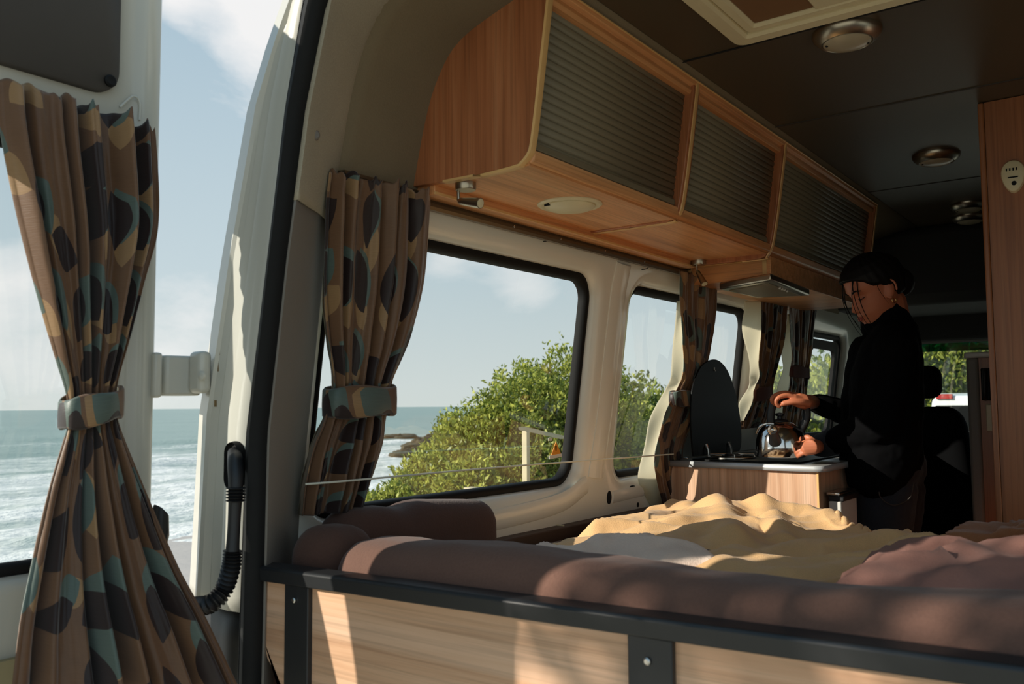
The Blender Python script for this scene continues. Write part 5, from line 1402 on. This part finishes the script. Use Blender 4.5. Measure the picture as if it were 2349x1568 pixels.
# grass
g = np.random.default_rng(5); mb = MB()
for i in range(2600):
    px = g.uniform(800, 1340); d = g.uniform(6.2, 8.6); p = at(px, 1140, d=d); h = g.uniform(.25, .75); lx, ly = g.normal(size=2) * .12
    b = np.array((p[0], p[1], GROUND - .05)); w = .008
    s_ = np.array((g.normal(), g.normal(), 0)); s_ /= np.linalg.norm(s_)
    mb.add([b - s_ * w, b + s_ * w, b + np.array((lx * .5, ly * .5, h * .6)) + s_ * w * .6, b + np.array((lx, ly, h)), b + np.array((lx * .5, ly * .5, h * .6)) - s_ * w * .6], [(0, 1, 2, 3, 4)])
solo('grass', 'tall pale grass growing around the coastal shrubs', 'grass', mb, M['grassm'], kind='stuff', smooth=False)
# fence post with a plank, stub post
p = at(1206, 988, d=6.6)
fp = thing('fence_post', 'pale weathered wooden post with a sloping top plank in front of the shrubs', 'post', (p[0], p[1], GROUND))
mb = MB(); mb.box(p[0] - .024, p[0] + .024, p[1] - .02, p[1] + .02, GROUND, p[2]); part('upright', mb, M['post'], fp, bevel=.006)
a, b = at(1196, 978, d=6.55), at(1292, 1000, d=6.9); mb = MB()
mb.hexa([a + np.array((0, -.04, -.022)), b + np.array((0, -.04, -.022)), b + np.array((0, .04, -.022)), a + np.array((0, .04, -.022)), a + np.array((0, -.04, 0)), b + np.array((0, -.04, 0)), b + np.array((0, .04, 0)), a + np.array((0, .04, 0))])
part('plank', mb, M['post'], fp, bevel=.005)
p = at(1085, 1117, d=5.7); mb = MB(); mb.box(p[0] - .05, p[0] + .05, p[1] - .04, p[1] + .04, GROUND, p[2])
solo('stub_post', 'short pale wooden stub post low in front of the shrubs', 'post', mb, M['post'], bevel=.006)

# ---- white car ahead, seen through the windscreen
cp = at(2118, 905, d=11.5); CXX, CYY, CT = cp[0], cp[1], cp[2]
car = thing('car', 'white car parked ahead, seen through the windscreen', 'car', (CXX + .8, CYY + 1.5, GROUND))
mb = MB(); sec = []
for y, top, bot, inset in ((CYY, CT - .02, GROUND + .35, .10), (CYY + .25, CT + .02, GROUND + .3, .10), (CYY + 1.6, CT + .02, GROUND + .3, .10), (CYY + 2.2, CT - .1, GROUND + .3, .12), (CYY + 2.9, CT - .75, GROUND + .3, .04), (CYY + 3.9, CT - .9, GROUND + .35, .06)):
    w = .84; belt = min(top - .02, GROUND + 1.05)
    sec.append([(CXX + .84 + sx_, y, z) for sx_, z in ((-w, bot), (-w, belt), (-w + inset, top - .06), (-w + inset + .06, top), (w - inset - .06, top), (w - inset, top - .06), (w, belt), (w, bot))])
mb.loft(sec); part('car_body', mb, plain('car_white', lin(232, 232, 230), .25, coat=.5), car, bevel=.03)
mb = MB(); mb.box(CXX + .14, CXX + 1.54, CYY - .015, CYY + .02, GROUND + 1.05, CT - .14); part('rear_window', mb, M['blackgl'], car, bevel=.02)
bl0, bl1 = at(2148, 909, d=11.4), at(2186, 909, d=11.4); mb = MB(); mb.box(bl0[0], bl1[0] + .02, CYY - .04, CYY + .03, bl0[2] - .035, bl0[2] + .03); part('brake_light', mb, M['red'], car, bevel=.008)
mb = MB(); mb.box(CXX - .005, CXX + .06, CYY - .03, CYY + .05, GROUND + .9, GROUND + 1.3); part('tail_lamp', mb, M['red'], car, bevel=.01)
for sx_ in (.10, 1.58):
    for sy in (.75, 3.1):
        part('wheel', MB().lathe([(.0, -.1), (.2, -.1), (.33, -.09), (.34, 0), (.33, .09), (.2, .1), (0, .1)], (CXX + sx_, CYY + sy, GROUND + .34), (1, 0, 0), 28), M['bplastic'], car)

# ================================================================== LIGHT, SKY, CAMERA
def build_world():
    w = bpy.data.worlds.new('coast_sky'); scene.world = w; w.use_nodes = True; nt = w.node_tree; nt.nodes.clear()
    t = NT.__new__(NT); t.t = nt
    out = t.n('ShaderNodeOutputWorld'); bg = t.n('ShaderNodeBackground'); t.l(bg.outputs[0], out.inputs[0])
    tc = t.n('ShaderNodeTexCoord'); d = tc.outputs['Generated']
    sp = t.n('ShaderNodeSeparateXYZ'); t.l(d, sp.inputs[0])
    base = t.ramp(t.math('MULTIPLY_ADD', sp.outputs[2], 1.0, .1, clamp=True), [(.06, lin(204, 208, 203)), (.12, lin(200, 207, 205)), (.25, lin(180, 195, 201)), (.45, lin(162, 182, 194)), (.8, lin(124, 156, 180))])
    m_ = t.n('ShaderNodeMapping'); m_.inputs['Scale'].default_value = (5, 5, 11); t.l(d, m_.inputs[0])
    n1 = t.noise(m_.outputs[0], 1.0, 7, .58, .3)
    m2 = t.n('ShaderNodeMapping'); m2.inputs['Scale'].default_value = (2.2, 2.2, 9); t.l(d, m2.inputs[0])
    n2 = t.noise(m2.outputs[0], 1.0, 5, .55, .2)
    def blob(px, py, width, amt):
        v = ray(px, py); v = v / np.linalg.norm(v)
        vm = t.n('ShaderNodeVectorMath', operation='DISTANCE'); t.l(d, vm.inputs[0]); vm.inputs[1].default_value = tuple(v)
        q = t.math('DIVIDE', vm.outputs['Value'], width); q = t.math('MULTIPLY', q, q)
        return t.math('MULTIPLY', t.math('POWER', 2.718, t.math('MULTIPLY', q, -1.0)), amt)
    s = t.math('ADD', blob(570, -10, .085, .40), blob(395, -5, .03, .30))
    s = t.math('ADD', s, blob(640, 40, .05, .25))
    for b in ((1195, 640, .045, .26), (1020, 585, .03, .2), (20, 620, .04, .2), (425, 730, .06, .22), (60, 790, .11, .2), (520, 960, .3, .06)):
        s = t.math('ADD', s, blob(*b))
    c = t.math('ADD', t.math('ADD', t.math('MULTIPLY', n1, .75), s), t.math('MULTIPLY', n2, .22))
    cl = t.ramp(c, [(.62, 0.0), (.74, .55), (.92, 1.0)])
    col = t.mix(t.math('MULTIPLY', cl, .85), base, lin(232, 229, 227))
    # ground half
    low = t.math('LESS_THAN', sp.outputs[2], -.02)
    col = t.mix(low, col, lin(120, 128, 120))
    t.l(col, bg.inputs[0]); bg.inputs[1].default_value = 1.22
    return bg
build_world()
SUN = Vector((.587, .775, -.41)).normalized()
sl = bpy.data.lights.new('sun', 'SUN'); sl.energy = 6.3; sl.angle = math.radians(.55); sl.color = (1.0, .92, .80)
so = bpy.data.objects.new('sun', sl); COL.objects.link(so); so.rotation_euler = SUN.to_track_quat('-Z', 'Y').to_euler(); so.location = (-8, -6, 6)

cam = bpy.data.cameras.new('camera'); cam.sensor_fit = 'HORIZONTAL'; cam.sensor_width = 36; cam.lens = F / 2349 * 36; cam.clip_start = .02; cam.clip_end = 6000
cam.shift_x = 0; cam.dof.use_dof = True; cam.dof.focus_distance = 2.6; cam.dof.aperture_fstop = 7.0
co = bpy.data.objects.new('camera', cam); COL.objects.link(co)
mw = Matrix([[*RM[0], 0], [*RM[1], 0], [*RM[2], 0], [0, 0, 0, 1]]); co.matrix_world = mw
scene.camera = co
for o in scene.objects:
    if o.parent is None: o.location.z += LIFT
scene.view_settings.view_transform = 'Standard'; scene.view_settings.look = 'None'; scene.view_settings.gamma = 1.0
scene.view_settings.exposure = 0.0; scene.view_settings.use_curve_mapping = False
cy = scene.cycles
cy.max_bounces = 10; cy.diffuse_bounces = 6; cy.glossy_bounces = 4; cy.transmission_bounces = 6; cy.transparent_max_bounces = 12
cy.sample_clamp_indirect = 4.0; cy.caustics_reflective = False; cy.caustics_refractive = False
cy.use_denoising = True
try: cy.denoiser = 'OPENIMAGEDENOISE'
except Exception: pass
